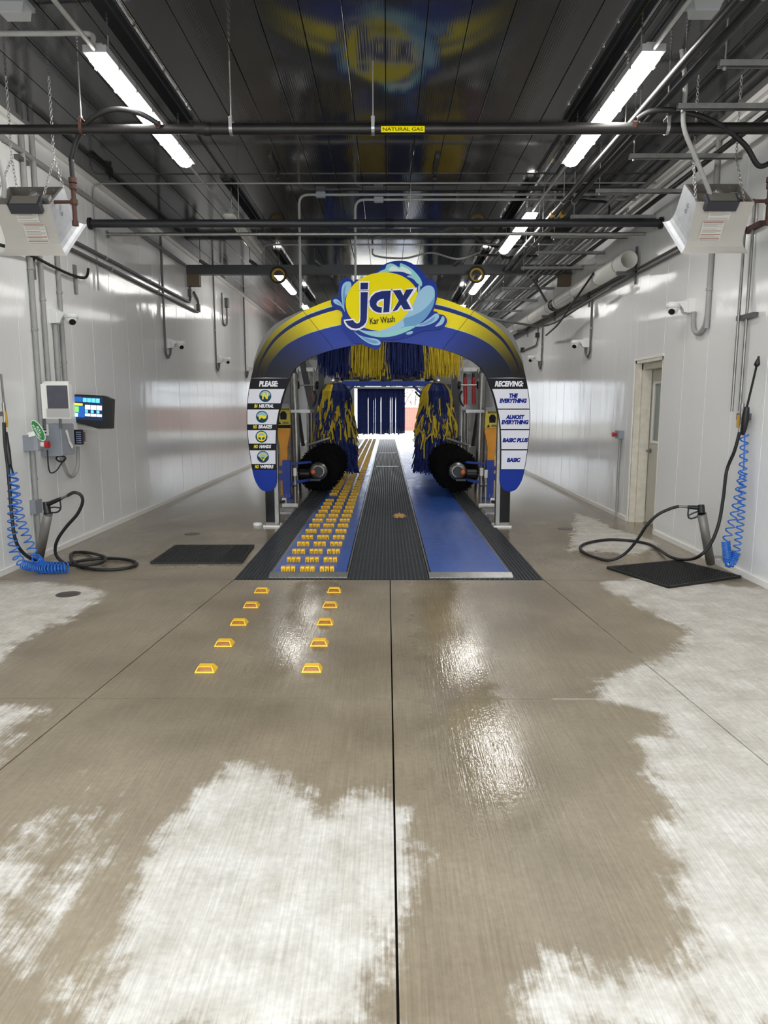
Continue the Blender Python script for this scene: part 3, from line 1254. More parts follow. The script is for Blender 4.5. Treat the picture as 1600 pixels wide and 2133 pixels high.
PXM = AY / F_PX * 1.008           # metres per photo pixel on the arch plane
M_lettw = mat('print_letter_white', C(240, 240, 244), 0.3, spec=0.1)
M_lettb = mat('print_letter_blue', C(18, 36, 132), 0.3, spec=0.1)
M_letty = mat('print_letter_yellow', C(240, 220, 40), 0.3, spec=0.1)


def px_plane(x, y, d):
    p = pa(x, y)
    return face_cam(p[0], AY - d, p[1])


L = legs[-1]
text_mesh('lettering', 'PLEASE:', 39 * PXM, 11.5 * PXM, px_plane(559.5, 799.5, 0.006), M_lettw, L, bold=0.045, shear=0.22)
for y0, y1 in ((810.5, 840), (853, 884), (896, 924), (938, 966.5)):
    leg_cell(y0, y1, -1, (1.4, 2.2), 0.005, M_print_w, 'white_field', L)
for y, txt, x0, x1, n in ((846, ('IN', 'NEUTRAL'), 530, 570, 0.22), (889, ('NO', 'BRAKES'), 527.5, 567, 0.25), (930, ('NO', 'HANDS'), 529, 565, 0.29), (972, ('NO', 'WIPERS'), 531, 570, 0.27)):
    w = x1 - x0
    text_mesh('lettering', txt[0], (w * n - 2) * PXM, 7.2 * PXM, px_plane(x0 + (w * n - 2) / 2, y, 0.006), M_letty, L, bold=0.045, shear=0.22)
    text_mesh('lettering', txt[1], (w * (1 - n) - 1) * PXM, 7.2 * PXM, px_plane(x0 + w * n + (w * (1 - n) - 1) / 2 + 1, y, 0.006), M_lettw, L, bold=0.045, shear=0.22)

M_disc = mat('print_disc_teal', C(44, 84, 110), 0.25, spec=0.1)
M_disc2 = mat('print_disc_pale', C(150, 186, 196), 0.25, spec=0.1)


def disc(cx, cy, r, m_, d, name, parent):
    p = pa(cx, cy)
    return MB().lathe([(r * PXM, 0), (r * PXM, 0.002), (0, 0.002)], (p[0], AY - d, p[1]), (0, -1, 0), 28).build(name, m_, parent)


def flat(pts, m_, d, name, parent, k=0, extra=()):
    c = [pts] + list(extra)
    cc = []
    for q in c:
        if k:
            q = [(v.x, v.y) for v in catmull([(a, b_, 0) for a, b_ in q], k, True)]
        cc.append([pa(*p) for p in q])
    M = Matrix.Translation((0, AY - d, 0)) @ Matrix.Rotation(PI / 2, 4, 'X')
    return curve_mesh(name, cc, 0.0008, M, m_, parent)


icons = []
for cx, cy in ((552.8, 824.8), (546.0, 868.2), (545.0, 909.5), (548.0, 951.5)):
    t = disc(cx, cy, 12.3, M_disc, 0.0055, 'round_icon', L)
    icons.append((cx, cy, t))
    q = [(cx - 10, cy - 1.5), (cx - 7.5, cy - 7.5), (cx, cy - 10.6), (cx + 7.5, cy - 7.5), (cx + 10, cy - 1.5), (cx, cy + 1.5)]
    flat(q, M_disc2, 0.0085, 'icon_highlight', L, 4)
cx, cy, t = icons[0]
flat([(cx - 6.5, cy + 7), (cx - 5, cy - 7), (cx - 1.5, cy - 7), (cx + 3, cy + 1.5), (cx + 4, cy - 8), (cx + 6.8, cy - 8), (cx + 5.3, cy + 6.5), (cx + 2.2, cy + 6.5), (cx - 2.6, cy - 2.5), (cx - 3.6, cy + 7)], M_letty, 0.010, 'icon_letter', L)
cx, cy, t = icons[1]
flat([(cx - 8, cy - 2.5), (cx - 3, cy - 4), (cx + 4, cy - 2), (cx + 9, cy - 2.2), (cx + 9, cy + 2.5), (cx + 4, cy + 4.5), (cx - 2, cy + 1.5), (cx - 4, cy + 5.5), (cx - 6, cy + 5.5), (cx - 6.5, cy + 1)], M_letty, 0.010, 'icon_pedal', L)
cx, cy, t = icons[2]
rg = lambda r, n=26: [(cx + r * math.cos(2 * PI * i / n), cy + r * math.sin(2 * PI * i / n)) for i in range(n)]
flat(rg(9.6), M_letty, 0.010, 'icon_wheel_rim', L, 0, [rg(7.4)])
flat(rg(3.2), M_letty, 0.010, 'icon_wheel_hub', L)
for a in (0, PI, PI / 2):
    ca, sa = math.cos(a), math.sin(a)
    flat([(cx + 2.5 * ca - 1.3 * sa, cy + 2.5 * sa + 1.3 * ca), (cx + 7.8 * ca - 1.3 * sa, cy + 7.8 * sa + 1.3 * ca), (cx + 7.8 * ca + 1.3 * sa, cy + 7.8 * sa - 1.3 * ca), (cx + 2.5 * ca + 1.3 * sa, cy + 2.5 * sa - 1.3 * ca)], M_letty, 0.0105, 'icon_wheel_spoke', L)
cx, cy, t = icons[3]
flat([(cx - 9, cy - 2), (cx - 4, cy - 6.4), (cx + 4, cy - 6.4), (cx + 9, cy - 2), (cx + 2.5, cy + 5.5), (cx - 2.5, cy + 5.5)], M_letty, 0.010, 'icon_windscreen', L, 0,
     [[(cx - 7.2, cy - 2), (cx - 3.2, cy - 5), (cx + 3.2, cy - 5), (cx + 7.2, cy - 2), (cx + 1.8, cy + 4), (cx - 1.8, cy + 4)]])
flat([(cx - 1, cy + 9), (cx + 1.6, cy + 9), (cx + 7, cy - 1), (cx + 5.6, cy - 1.6)], M_letty, 0.0105, 'icon_wiper', L)

R_ = legs[1]
text_mesh('lettering', 'RECEIVING:', 58 * PXM, 11.5 * PXM, px_plane(1060.5, 799.5, 0.006), M_lettw, R_, bold=0.045, shear=0.22)
for y0, y1 in ((810.5, 851), (853.5, 893.5), (896, 935.5), (938, 977)):
    leg_cell(y0, y1, 1, (1.4, 2.2), 0.005, M_print_w, 'white_field', R_)
for txt, x, y, w, h in (('THE\nEVERYTHING', 1069, 829.5, 56, 19.5), ('ALMOST\nEVERYTHING', 1073, 874, 56, 19.5), ('BASIC PLUS', 1073.5, 917, 53, 9), ('BASIC', 1070, 958, 28.5, 9)):
    text_mesh('lettering', txt, w * PXM, h * PXM, px_plane(x, y, 0.0065), M_lettb, R_, bold=0.075, shear=0.22)

# body behind the face, rear rib, posts
bd = MB()
ring_o = [(edge_x(LO_S, y), y) for y in (979, 940, 900, 860, 820)] + OUT
ring_i = [(edge_x(LI_S, y), y) for y in (979, 940, 900, 860, 820)] + INN


def rib(m, offs_o, offs_i, y0, y1, bulge=0.0):
    o = [pa(*p) for p in ring_o]
    n = [pa(*p) for p in ring_i]
    o = o + [(2 * XM - p[0], p[1]) for p in reversed(o[:-1])]
    n = n + [(2 * XM - p[0], p[1]) for p in reversed(n[:-1])]
    k = len(o)
    oo, nn = [], []
    for i_, (a, b_) in enumerate(zip(o, n)):
        sf = abs(2 * i_ / (k - 1) - 1)
        offs_b = bulge * max(0.0, 1 - abs(sf - 0.48) / 0.3)
        d = Vector((a[0] - b_[0], a[1] - b_[1]))
        L_ = d.length
        d.normalize()
        oo.append((a[0] + d.x * (offs_o + offs_b), a[1] + d.y * (offs_o + offs_b)))
        nn.append((b_[0] - d.x * offs_i, b_[1] - d.y * offs_i))
    v = []
    for i in range(k):
        v += [(oo[i][0], y0, oo[i][1]), (nn[i][0], y0, nn[i][1]), (nn[i][0], y1, nn[i][1]), (oo[i][0], y1, oo[i][1])]
    f = []
    for i in range(k - 1):
        for j in range(4):
            f.append((4 * i + j, 4 * i + (j + 1) % 4, 4 * i + 4 + (j + 1) % 4, 4 * i + 4 + j))
    f += [(0, 1, 2, 3), (4 * k - 1, 4 * k - 2, 4 * k - 3, 4 * k - 4)]
    m.add(v, f)


rib(bd, -0.006, -0.006, AY + 0.0125, AY + 0.10)
bd.build('arch_body', M_print_k, arch)
rb = MB()
rib(rb, 0.02, -0.25, AY + 0.35, AY + 0.62, 0.12)
rb.build('rear_rib', mat('grey_moulded_plastic', C(120, 118, 116), 0.4), arch)
for sgn, x0, x1 in ((-1, 552.5, 571.5), (1, 1042, 1063)):
    a, b_ = pa(x0, 1050)[0], pa(x1, 1050)[0]
    MB().bb(a, b_, AY + 0.025, AY + 0.115, 0.06, 1.0).build('post_cover', mat('gloss_black', C(12, 12, 13), 0.2, spec=0.3), arch)
    c_ = b_ if sgn < 0 else a - 0.05
    MB().bb(c_, c_ + 0.05, AY + 0.03, AY + 0.13, 0.0, 1.75).build('post', M_steel, arch)
    MB().bb(min(a, c_) - 0.03, max(b_, c_ + 0.05) + 0.02, AY - 0.03, AY + 0.20, 0.0, 0.022).build('base_plate', M_trim, arch)
    bt = MB()
    for dx in (min(a, c_) - 0.01, max(b_, c_ + 0.05)):
        bt.cyl((dx, AY, 0.02), (dx, AY, 0.05), 0.014, 6)
    bt.build('anchor_bolt', M_steel, arch)

# ---- splash logo
logo_base = [(735, 714), (728, 704), (716, 691), (712, 683), (711, 665), (714, 658), (710, 648), (696, 643), (690, 632), (692, 622), (702, 619), (706, 618),
             (706, 600), (710, 588), (720, 580), (732, 583), (737, 588), (742, 583), (755, 584), (768, 580), (784, 566), (800, 552), (820, 545), (846, 545),
             (868, 556), (884, 572), (891, 583), (902, 584), (910, 596), (911, 615), (906, 638), (903, 648), (910, 650), (914, 655), (924, 657), (931, 668), (926, 680), (916, 686),
             (900, 688), (880, 690), (862, 698), (840, 705), (815, 709), (800, 707), (794, 715), (792, 724), (783, 728), (768, 724), (752, 716)]
lg = flat(logo_base, M_print_b, 0.030, 'logo', arch, 4)
MB().prism([(p[0], AY - 0.0285, p[1]) for p in [pa(v.x, v.y) for v in catmull([(a, b_, 0) for a, b_ in logo_base], 4, True)]], (0, 0.0284, 0)).build('logo_backing', M_print_b, lg)
M_w1 = mat('print_water_light', C(158, 200, 226), 0.3, spec=0.1)
M_w2 = mat('print_water_mid', C(110, 160, 205), 0.3, spec=0.1)
M_w3 = mat('print_water_aqua', C(150, 214, 210), 0.3, spec=0.1)
M_w4 = mat('print_foam', C(224, 236, 238), 0.3, spec=0.1)
M_edge = mat('print_dark_line', C(24, 42, 84), 0.3, spec=0.1)


def lp(pts):
    """points measured on the enlarged logo"""
    return [(680 + a / 6.154, 535 + b_ / 6.154) for a, b_ in pts]


# crest wave
flat(lp([(655, 232), (672, 200), (720, 175), (755, 160), (770, 115), (800, 95), (850, 95), (900, 120), (938, 138), (945, 90), (1000, 105), (1080, 150), (1150, 215), (1200, 280), (1225, 340), (1215, 385), (1180, 360), (1140, 310), (1080, 240), (1000, 205), (900, 195), (800, 200), (740, 215), (705, 245), (690, 232), (665, 290), (652, 280)]), M_w3, 0.0325, 'wave_crest', lg, 3)
flat(lp([(800, 180), (820, 140), (870, 125), (940, 165), (960, 130), (1040, 160), (1090, 215), (1060, 230), (980, 200), (900, 192)]), M_w4, 0.0345, 'wave_foam', lg, 3)
# sun
ell = []
for i in range(40):
    a = 2 * PI * i / 40
    ex, ey = 470 * math.cos(a), 372 * math.sin(a)
    r0 = -0.12
    ell.append((716 + ex * math.cos(r0) - ey * math.sin(r0), 577 + ex * math.sin(r0) + ey * math.cos(r0)))
flat(lp(ell), M_print_y, 0.0335, 'yellow_oval', lg)
# big wave on the right and below
flat(lp([(1170, 480), (1215, 420), (1270, 380), (1330, 375), (1375, 410), (1388, 480), (1375, 600), (1320, 720), (1230, 830), (1110, 920), (960, 990), (800, 1030), (640, 1030), (500, 990), (400, 930),
         (520, 955), (680, 950), (800, 910), (920, 845), (1010, 760), (1085, 660), (1130, 570)]), M_w1, 0.0355, 'wave', lg, 3)
flat(lp([(1385, 520), (1372, 620), (1310, 740), (1220, 840), (1100, 900), (950, 920), (1000, 890), (990, 800), (1100, 760), (1220, 700), (1320, 610)]), M_w2, 0.0372, 'wave_shade', lg, 3)
flat(lp([(1140, 890), (1020, 960), (860, 1010), (700, 1030), (560, 1010), (440, 955), (560, 985), (720, 985), (880, 955), (1000, 905)]), M_w3, 0.0378, 'wave_edge', lg, 3)
for k, dp in enumerate((
        [(235, 715), (200, 560), (195, 440), (215, 360), (260, 325), (310, 330), (322, 380), (295, 440), (250, 520), (232, 620)],
        [(228, 690), (190, 640), (120, 610), (90, 575), (105, 550), (150, 555), (195, 600), (222, 650)],
        [(1130, 895), (1230, 850), (1330, 780), (1390, 735), (1430, 740), (1440, 780), (1400, 830), (1320, 870), (1220, 895)],
        [(1390, 895), (1450, 830), (1480, 770), (1505, 775), (1510, 820), (1480, 870), (1430, 892)],
        [(350, 955), (430, 1010), (540, 1040), (650, 1060), (695, 1100), (680, 1130), (620, 1135), (540, 1110), (450, 1050)],
        [(1035, 262), (1060, 245), (1110, 260), (1150, 310), (1160, 345), (1110, 290)],
        [(1175, 380), (1195, 375), (1200, 410), (1180, 470), (1172, 440)],
        [(1020, 985), (1060, 962), (1110, 960), (1090, 990), (1040, 1000)])):
    flat(lp(dp), M_w1, 0.0392, 'water_drop', lg, 4)
for dp in ([(228, 640), (212, 520), (225, 420), (255, 360), (240, 450), (245, 520)], [(215, 660), (170, 610), (120, 580), (170, 595)],
           [(1180, 885), (1280, 840), (1390, 770), (1360, 830), (1270, 872)], [(450, 1020), (560, 1060), (640, 1080), (660, 1110), (600, 1112), (520, 1085)]):
    flat(lp(dp), M_w2, 0.0405, 'drop_shade', lg, 3)

# letters: white outline plates, navy letters
j_dot_o = lp([(418, 318), (552, 316), (546, 445), (420, 445)])
j_dot = lp([(440, 340), (537, 338), (532, 425), (438, 428)])
j_body_o = lp([(420, 438), (548, 436), (540, 620), (535, 800), (525, 850), (495, 900), (440, 935), (380, 950), (310, 935), (262, 900), (235, 860), (222, 812), (360, 795), (365, 820), (400, 845), (415, 835), (424, 790), (424, 620)])
j_body = lp([(441, 460), (532, 458), (525, 640), (520, 800), (508, 845), (480, 882), (430, 915), (380, 926), (320, 912), (275, 880), (242, 828), (345, 815), (360, 840), (395, 862), (425, 850), (438, 810), (440, 640)])
a_o = lp([(845, 418), (840, 540), (825, 735), (715, 742), (655, 738), (590, 705), (545, 650), (535, 580), (555, 510), (610, 455), (690, 428)])
a_in = lp([(826, 440), (815, 560), (805, 715), (728, 720), (735, 650), (737, 545), (690, 552), (652, 580), (640, 612), (652, 640), (690, 650), (712, 652), (708, 725), (650, 718), (600, 690), (562, 640), (553, 575), (575, 520), (630, 470), (710, 447)])
x_o = lp([(828, 420), (965, 412), (1000, 470), (1030, 412), (1155, 400), (1160, 420), (1060, 560), (1110, 680), (1100, 695), (985, 698), (955, 650), (920, 705), (818, 718), (830, 690), (920, 580), (850, 470)])
x_in = lp([(850, 438), (948, 432), (985, 505), (1020, 428), (1118, 420), (1025, 565), (1085, 675), (990, 682), (955, 620), (905, 690), (846, 706), (928, 570)])
for q, n in ((j_dot_o, 'letter_outline'), (j_body_o, 'letter_outline'), (a_o, 'letter_outline'), (x_o, 'letter_outline')):
    flat(q, M_lettw, 0.0425, n, lg)
flat(lp([(858, 455), (915, 570), (845, 680), (850, 560)]), M_print_y, 0.0432, 'yellow_gap', lg)
flat(lp([(722, 575), (700, 578), (672, 595), (663, 615), (672, 632), (700, 638), (722, 638)]), M_print_y, 0.0445, 'yellow_gap', lg)
M_jnavy = mat('print_letter_navy', C(20, 38, 108), 0.3, spec=0.1)
for q, n in ((j_dot, 'letter'), (j_body, 'letter'), (a_in, 'letter'), (x_in, 'letter')):
    flat(q, M_jnavy, 0.0455, n, lg)
p = pa(796.5, 667.5)
text_mesh('lettering', 'Kar Wash', 50 * PXM, 12.5 * PXM, face_cam(p[0], AY - 0.0425, p[1], 0.10), M_print_k, lg, bold=0.012)

# ================================================================== ceiling lights
M_lens = bpy.data.materials.new('lit_diffuser')
M_lens.use_nodes = True
_b = M_lens.node_tree.nodes['Principled BSDF']
_b.inputs['Base Color'].default_value = (0.9, 0.9, 0.9, 1)
_b.inputs['Emission Color'].default_value = (1.0, 0.975, 0.935, 1)
_b.inputs['Emission Strength'].default_value = LED
M_lensoff = mat('unlit_diffuser', C(208, 206, 196), 0.35)
M_house = mat('light_housing', C(150, 150, 150), 0.5)
LZ = 4.07


def light_fixture(x, y0, lit, label):
    t = thing('strip_light', label, 'light', (x, y0 + 1.16, LZ), group='vapour-tight strip lights under the ceiling')
    L_ = 2.32
    prof = []
    for k in range(9):
        a = PI + PI * k / 8
        prof.append((0.078 * math.cos(a), 0.055 * math.sin(a)))
    m = MB()
    v = []
    ends = ((0, 0.72), (0.05, 1.0), (L_ - 0.05, 1.0), (L_, 0.72))
    for yy_, sc in ends:
        for p in prof:
            v.append((x + p[0] * sc, y0 + yy_, LZ + p[1] * sc))
    f = []
    for j in range(3):
        for i in range(8):
            f.append((j * 9 + i, j * 9 + i + 1, (j + 1) * 9 + i + 1, (j + 1) * 9 + i))
    f += [tuple(range(8, -1, -1)), tuple(range(27, 36))]
    m.add(v, f, True)
    m.build('diffuser', M_lens if lit else M_lensoff, t)
    h = MB()
    h.bb(x - 0.085, x + 0.085, y0 - 0.03, y0 + L_ + 0.03, LZ, LZ + 0.05)
    h.bb(x - 0.045, x + 0.045, y0, y0 + L_, LZ + 0.05, LZ + 0.075)
    h.build('housing', M_house, t)
    c_ = MB()
    for k in range(6):
        yk = y0 + 0.2 + k * (L_ - 0.4) / 5
        for sx in (-1, 1):
            c_.bb(x + sx * 0.086 - 0.004, x + sx * 0.086 + 0.004, yk - 0.015, yk + 0.015, LZ - 0.02, LZ + 0.045)
    c_.build('clip', M_galv, t)
    hg = MB()
    for yk in (y0 + 0.25, y0 + L_ - 0.25):
        hg.cyl((x, yk, LZ + 0.07), (x, yk, ZC), 0.006, 6)
    hg.build('hanger_rod', M_galv, t)


FY = [-3.08, 1.22, 5.52, 9.78, 14.05, 18.35, 22.6, 26.9]
LXL, LXR = -2.09, 1.90
pos = ['behind the entrance', 'just inside the entrance', 'nearest in view', 'second in view', 'third in view', 'fourth in view, over the arch', 'over the brushes', 'near the exit']
for k, y in enumerate(FY):
    if y < Y0:
        continue
    light_fixture(LXL, y, k not in (3, 6, 7), ('unlit ' if k in (3, 6, 7) else 'lit ') + 'strip light in the left row, ' + pos[k])
    light_fixture(LXR, y, k < 6, ('lit ' if k < 6 else 'unlit ') + 'strip light in the right row, ' + pos[k])
for x, lb in ((LXL, 'grey conduit feeding the left row of lights'), (LXR, 'grey conduit feeding the right row of lights')):
    t = thing('light_conduit', lb, 'conduit', (x, 15, LZ + 0.02))
    ys = [Y0] + [v for y in FY if y > Y0 for v in (y - 0.034, y + 2.354)] + [Y1]
    for a, b_ in zip(ys[::2], ys[1::2]):
        MB().cyl((x, a, LZ + 0.02), (x, b_, LZ + 0.02), 0.016, 8).build('conduit_run', M_cond, t)

# ================================================================== pipes, beams and conduits overhead
def rod(m, x, y, z0, z1=ZC - 0.001, r=0.006):
    return m.cyl((x, y, z0), (x, y, z1), r, 6)


# ---- natural gas line across the hall
GY, GZ = 6.165, 3.798
gp = thing('gas_pipe', 'thick dark gas pipe crossing the whole hall in front', 'pipe', (0, GY, GZ))
MB().cyl((XL, GY, GZ), (-1.55, GY, GZ), 0.036, 16).build('pipe_run', M_blackpipe, gp)
MB().cyl((-1.43, GY, GZ), (XR, GY, GZ), 0.044, 16).build('pipe_run', M_blackpipe, gp)
MB().lathe([(0.042, 0), (0.045, 0.02), (0.045, 0.05), (0.052, 0.08), (0.052, 0.12), (0.046, 0.13)], (-1.56, GY, GZ), (1, 0, 0), 16).build('reducer', M_blackpipe, gp)
for px_ in (170, 482, 777, 1389):
    top = at(px_, 128, Z=ZC)
    x = at(px_, 262, Y=GY).x
    old = px_ == 170
    ms = M_rust if old else M_galv
    s_ = MB()
    r_ = 0.040 if old else 0.048
    pts = [(x, GY - r_, GZ + 0.075)] + [(x, GY - r_ * math.cos(a), GZ - r_ * math.sin(a)) for a in [PI * k / 8 for k in range(9)]] + [(x, GY + r_, GZ + 0.075)]
    for a, b_ in zip(pts[:-1], pts[1:]):
        s_.bar(a, b_, 0.026, 0.004, up=(1, 0, 0)) if False else s_.bar(a, b_, 0.004, 0.026, up=(1, 0, 0))
    s_.bb(x - 0.016, x + 0.016, GY - r_, GY + r_, GZ + 0.072, GZ + 0.080)
    h = s_.build('hanger_strap', ms, gp)
    rd = MB()
    rod(rd, x, GY, GZ + 0.075)
    rd.cyl((x, GY, GZ + 0.08), (x, GY, GZ + 0.10), 0.012, 6)
    rd.build('rod', M_galv, h)
lx0, lx1 = at(794, 276, Y=GY).x, at(884, 276, Y=GY).x
lab = MB().bb(lx0, lx1, GY - 0.0475, GY - 0.0455, GZ - 0.042, GZ + 0.004).build('pipe_label', M_print_y, gp)
text_mesh('lettering', 'NATURAL GAS', (lx1 - lx0) * 0.92, 0.026, face_cam((lx0 + lx1) / 2, GY - 0.048, GZ - 0.019), M_print_k, lab, bold=0.01)

# ---- dark pipe and thin pipe from wall to wall
wp = thing('water_pipe', 'dark grey pipe from wall to wall behind the heaters', 'pipe', (0, 9.0, 3.755))
MB().cyl((XL, 9.0, 3.755), (XR, 9.0, 3.755), 0.047, 16).build('pipe_run', mat('dark_grey_pipe', C(46, 47, 50), 0.42, 0.2, var=0.1), wp)
MB().cyl((-0.02, 9.0, 3.755), (0.08, 9.0, 3.755), 0.053, 16).build('coupling', M_black, wp)
for x in (XL, XR):
    MB().cyl((x, 9.0, 3.755), (x - 0.03 * (1 if x > 0 else -1), 9.0, 3.755), 0.07, 16).build('wall_flange', M_black, wp)
tp = thing('thin_pipe', 'thin galvanised pipe just behind the dark grey pipe', 'pipe', (0, 9.55, 3.757))
MB().cyl((XL, 9.55, 3.757), (XR, 9.55, 3.757), 0.022, 12).build('pipe_run', M_galv, tp)
for x in (-1.9, 0.30, 2.0):
    rd = MB()
    rod(rd, x, 9.55, 3.757)
    rd.build('rod', M_galv, tp)
MB().cyl((0.32, 9.55, 3.757), (0.40, 9.55, 3.757), 0.028, 12).build('coupling', M_galv, tp)
MB().cyl((XL, 9.55, 3.757), (XL + 0.02, 9.55, 3.757), 0.05, 16).build('wall_flange', M_galv, tp)
# fine horizontal conduit with drop at the left wall
z_ = ZC - 0.055
c1 = at(184, 372, X=XL + 0.02)
pth = rounded([(XL + 0.02, 9.14, 3.0), (XL + 0.02, 9.14, z_), (XR - 0.05, 9.14, z_)], 0.10)
MB().tube(pth, 0.010, 8).build('thin_conduit', M_cond, label='thin conduit turning up the left wall and across under the ceiling', cat='conduit')
for x, lb in ((215, 'small black ceiling bracket nearest the left wall'), (563, 'small black ceiling bracket left of the middle'), (890, 'small black ceiling bracket right of the middle')):
    p = at(x + 15, 365, Z=ZC - 0.05)
    m = MB()
    m.bb(p.x - 0.022, p.x + 0.022, p.y - 0.55, p.y + 0.03, ZC - 0.042, ZC)
    m.bb(p.x - 0.012, p.x + 0.012, p.y - 0.12, p.y + 0.02, ZC - 0.075, ZC - 0.042)
    m.sphere((p.x, p.y - 0.0, ZC - 0.085), 0.022, 10, 6)
    m.build('ceiling_bracket', M_black, label=lb, cat='bracket', group='black brackets under the ceiling')
# two conduits dropping to the arch
for x, zt, xe, lb, xb in ((624, 0, 3.25, 'grey conduit dropping behind the left shoulder of the arch', 668), (740, 0.045, 3.25, 'grey conduit dropping behind the arch logo', 789)):
    ay = 9.70 if x == 624 else 9.765
    X = at(x, 480, Y=ay).x
    zz = ZC - 0.03 - zt
    t = thing('arch_conduit', lb, 'conduit', (X, ay, 2.9))
    pth = rounded([(X, ay, 2.85), (X, ay, zz), (xe, ay, zz)], 0.12)
    MB().tube(pth, 0.017, 10).build('conduit_run', M_cond, t)
    xb_ = at(xb, 395, Y=ay).x
    MB().bb(xb_ - 0.06, xb_ + 0.06, ay - 0.03, ay + 0.03, zz - 0.035, zz + 0.03).build('junction_box', M_greybox, t)
    cl = MB()
    for xx in (0.0, 0.9, 1.8, 2.6):
        cl.cyl((xx, ay, zz), (xx + 0.025, ay, zz), 0.022, 8)
    cl.build('clamp', M_cond, t, kind='stuff')
# far conduit line near the beam
MB().tube(rounded([(-2.05, 12.3, 3.9), (-2.05, 12.3, 4.22), (3.1, 12.3, 4.22)], 0.08), 0.014, 8).build('far_conduit', M_cond, label='conduit across the ceiling just before the grey beam', cat='conduit')

# ---- painted beam with timber blocks and short angled struts
bm = thing('ceiling_beam', 'grey steel beam across the hall carried on timber blocks', 'beam', (0, 13.32, 3.92))
m = MB()
m.bb(XL + 0.0, XR, 13.25, 13.40, 4.06, 4.08)
m.bb(XL + 0.0, XR, 13.25, 13.40, 3.92, 3.94)
m.bb(XL + 0.0, XR, 13.25, 13.28, 3.94, 4.06)
m.build('beam_section', M_beam, bm)
for x0, x1 in ((XL, XL + 0.22), (XR - 0.22, XR)):
    MB().bb(x0, x1, 13.28, 13.42, 3.72, 3.92).build('timber_block', M_wood, bm)
for x, lb in ((437, 'short angled strut hanging under the beam near the left wall'), (540, 'short angled strut under the beam by the left row of lights'), (673, 'short angled strut under the beam left of the logo'), (940, 'short angled strut under the beam right of the logo')):
    p = at(x, 560, Y=13.1)
    sg = -1 if x > 800 else 1
    m = MB()
    m.bar((p.x - 0.14 * sg, 13.0, 4.10), (p.x + 0.10 * sg, 13.9, 3.98), 0.045, 0.045)
    rod(m, p.x - 0.14 * sg, 13.0, 4.10)
    m.build('hanging_strut', M_dcond, label=lb, cat='strut', group='angled struts at the beam')

# ---- coiled yellow cables hung under the lights
for x, y, lb in ((580, 573, 'coil of yellow cable hung by the left row of lights'), (993, 572, 'coil of yellow and black cable hung by the right row of lights')):
    c_ = at(x, y, Y=13.0)
    t = thing('cable_coil', lb, 'cable', (c_.x, 13.0, c_.z - 0.15))
    for k, (r_, mm) in enumerate(((0.135, M_rubber), (0.12, mat('yellow_cable', C(196, 158, 40), 0.5)), (0.105, mat('yellow_cable', C(196, 158, 40), 0.5)))):
        pts = [(c_.x + r_ * math.cos(2 * PI * i / 24), 13.0 + 0.02 * k, c_.z + r_ * 0.98 * math.sin(2 * PI * i / 24)) for i in range(24)]
        MB().tube(pts, 0.016, 8, closed=True).build('cable_loop', mm, t)
    m = MB()
    rod(m, c_.x, 13.0, c_.z + 0.13, ZC, 0.005)
    m.build('hanging_wire', M_black, t)
MB().tube(catmull([(1.64, 12.95, ZC - 0.03), (1.60, 12.9, 4.22), (1.2, 12.6, 4.05), (0.75, 12.7, 4.17), (0.3, 12.8, 4.10), (-0.2, 12.9, 4.16), (-0.25, 12.9, ZC - 0.03)], 8), 0.016, 8).build('loose_cable', M_cond, label='pale cable sagging under the ceiling right of the logo', cat='cable')

# ================================================================== right-hand pipe gallery
pz = 3.98
for k, (x, y, lb) in enumerate(((1277, 300, 'black pipe of the overhead pair, the one nearer the middle'), (1305, 300, 'black pipe of the overhead pair, the one nearer the right wall'))):
    p = at(x, y, Z=pz)
    t = thing('black_pipe', lb, 'pipe', (p.x, 15, pz))
    MB().cyl((p.x, Y0 + 0.05, pz), (p.x, 30, pz), 0.032, 12).build('pipe_run', mat('glossy_black_pipe', C(50, 50, 52), 0.38, 0.4), t)
    for yy_ in (4.6, 6.7, 8.9, 11.2, 13.6, 16.5, 20.0):
        m = MB()
        rod(m, p.x, yy_, pz + 0.03)
        m.cyl((p.x, yy_ - 0.012, pz), (p.x, yy_ + 0.012, pz), 0.038, 12)
        m.build('pipe_hanger', M_galv, t)
    yb_ = 9.4
    MB().cyl((p.x, yb_, pz), (p.x, yb_ + 0.12, pz), 0.037, 12).build('yellow_band', M_yplast, t)
ys = [at(x, y, Z=3.9) for x, y in ((1450, 128), (1410, 218), (1310, 322), (1240, 395), (1187, 449), (1143, 491), (1108, 524), (1081, 556))]
od = ['nearest, at the top of the picture', 'second from the front', 'third from the front, above the right heater', 'fourth from the front, behind the right heater', 'fifth from the front', 'sixth from the front', 'seventh from the front', 'at the beam']
yl = [p.y for p in ys] + [14.6, 16.2, 18.0, 20.0, 22.5]
od += ['first beyond the beam', 'second beyond the beam', 'third beyond the beam', 'fourth beyond the beam', 'farthest']
XS = 2.27
for k, yy_ in enumerate(yl):
    t = thing('strut_channel', 'slotted channel by the right wall, ' + od[k], 'strut', (2.8, yy_, 3.88), group='channels of the right pipe gallery')
    m = MB()
    m.bb(XS, XR, yy_ - 0.02, yy_ + 0.02, 3.90, 3.905)
    m.bb(XS, XR, yy_ - 0.02, yy_ - 0.016, 3.86, 3.90)
    m.bb(XS, XR, yy_ + 0.016, yy_ + 0.02, 3.86, 3.90)
    m.bb(XS, XR, yy_ - 0.02, yy_ - 0.009, 3.86, 3.864)
    m.bb(XS, XR, yy_ + 0.009, yy_ + 0.02, 3.86, 3.864)
    m.build('channel', M_galv, t)
    m = MB()
    rod(m, XS + 0.04, yy_, 3.85)
    m.cyl((XS + 0.04, yy_, 3.845), (XS + 0.04, yy_, 3.86), 0.013, 6)
    m.build('rod', M_galv, t)
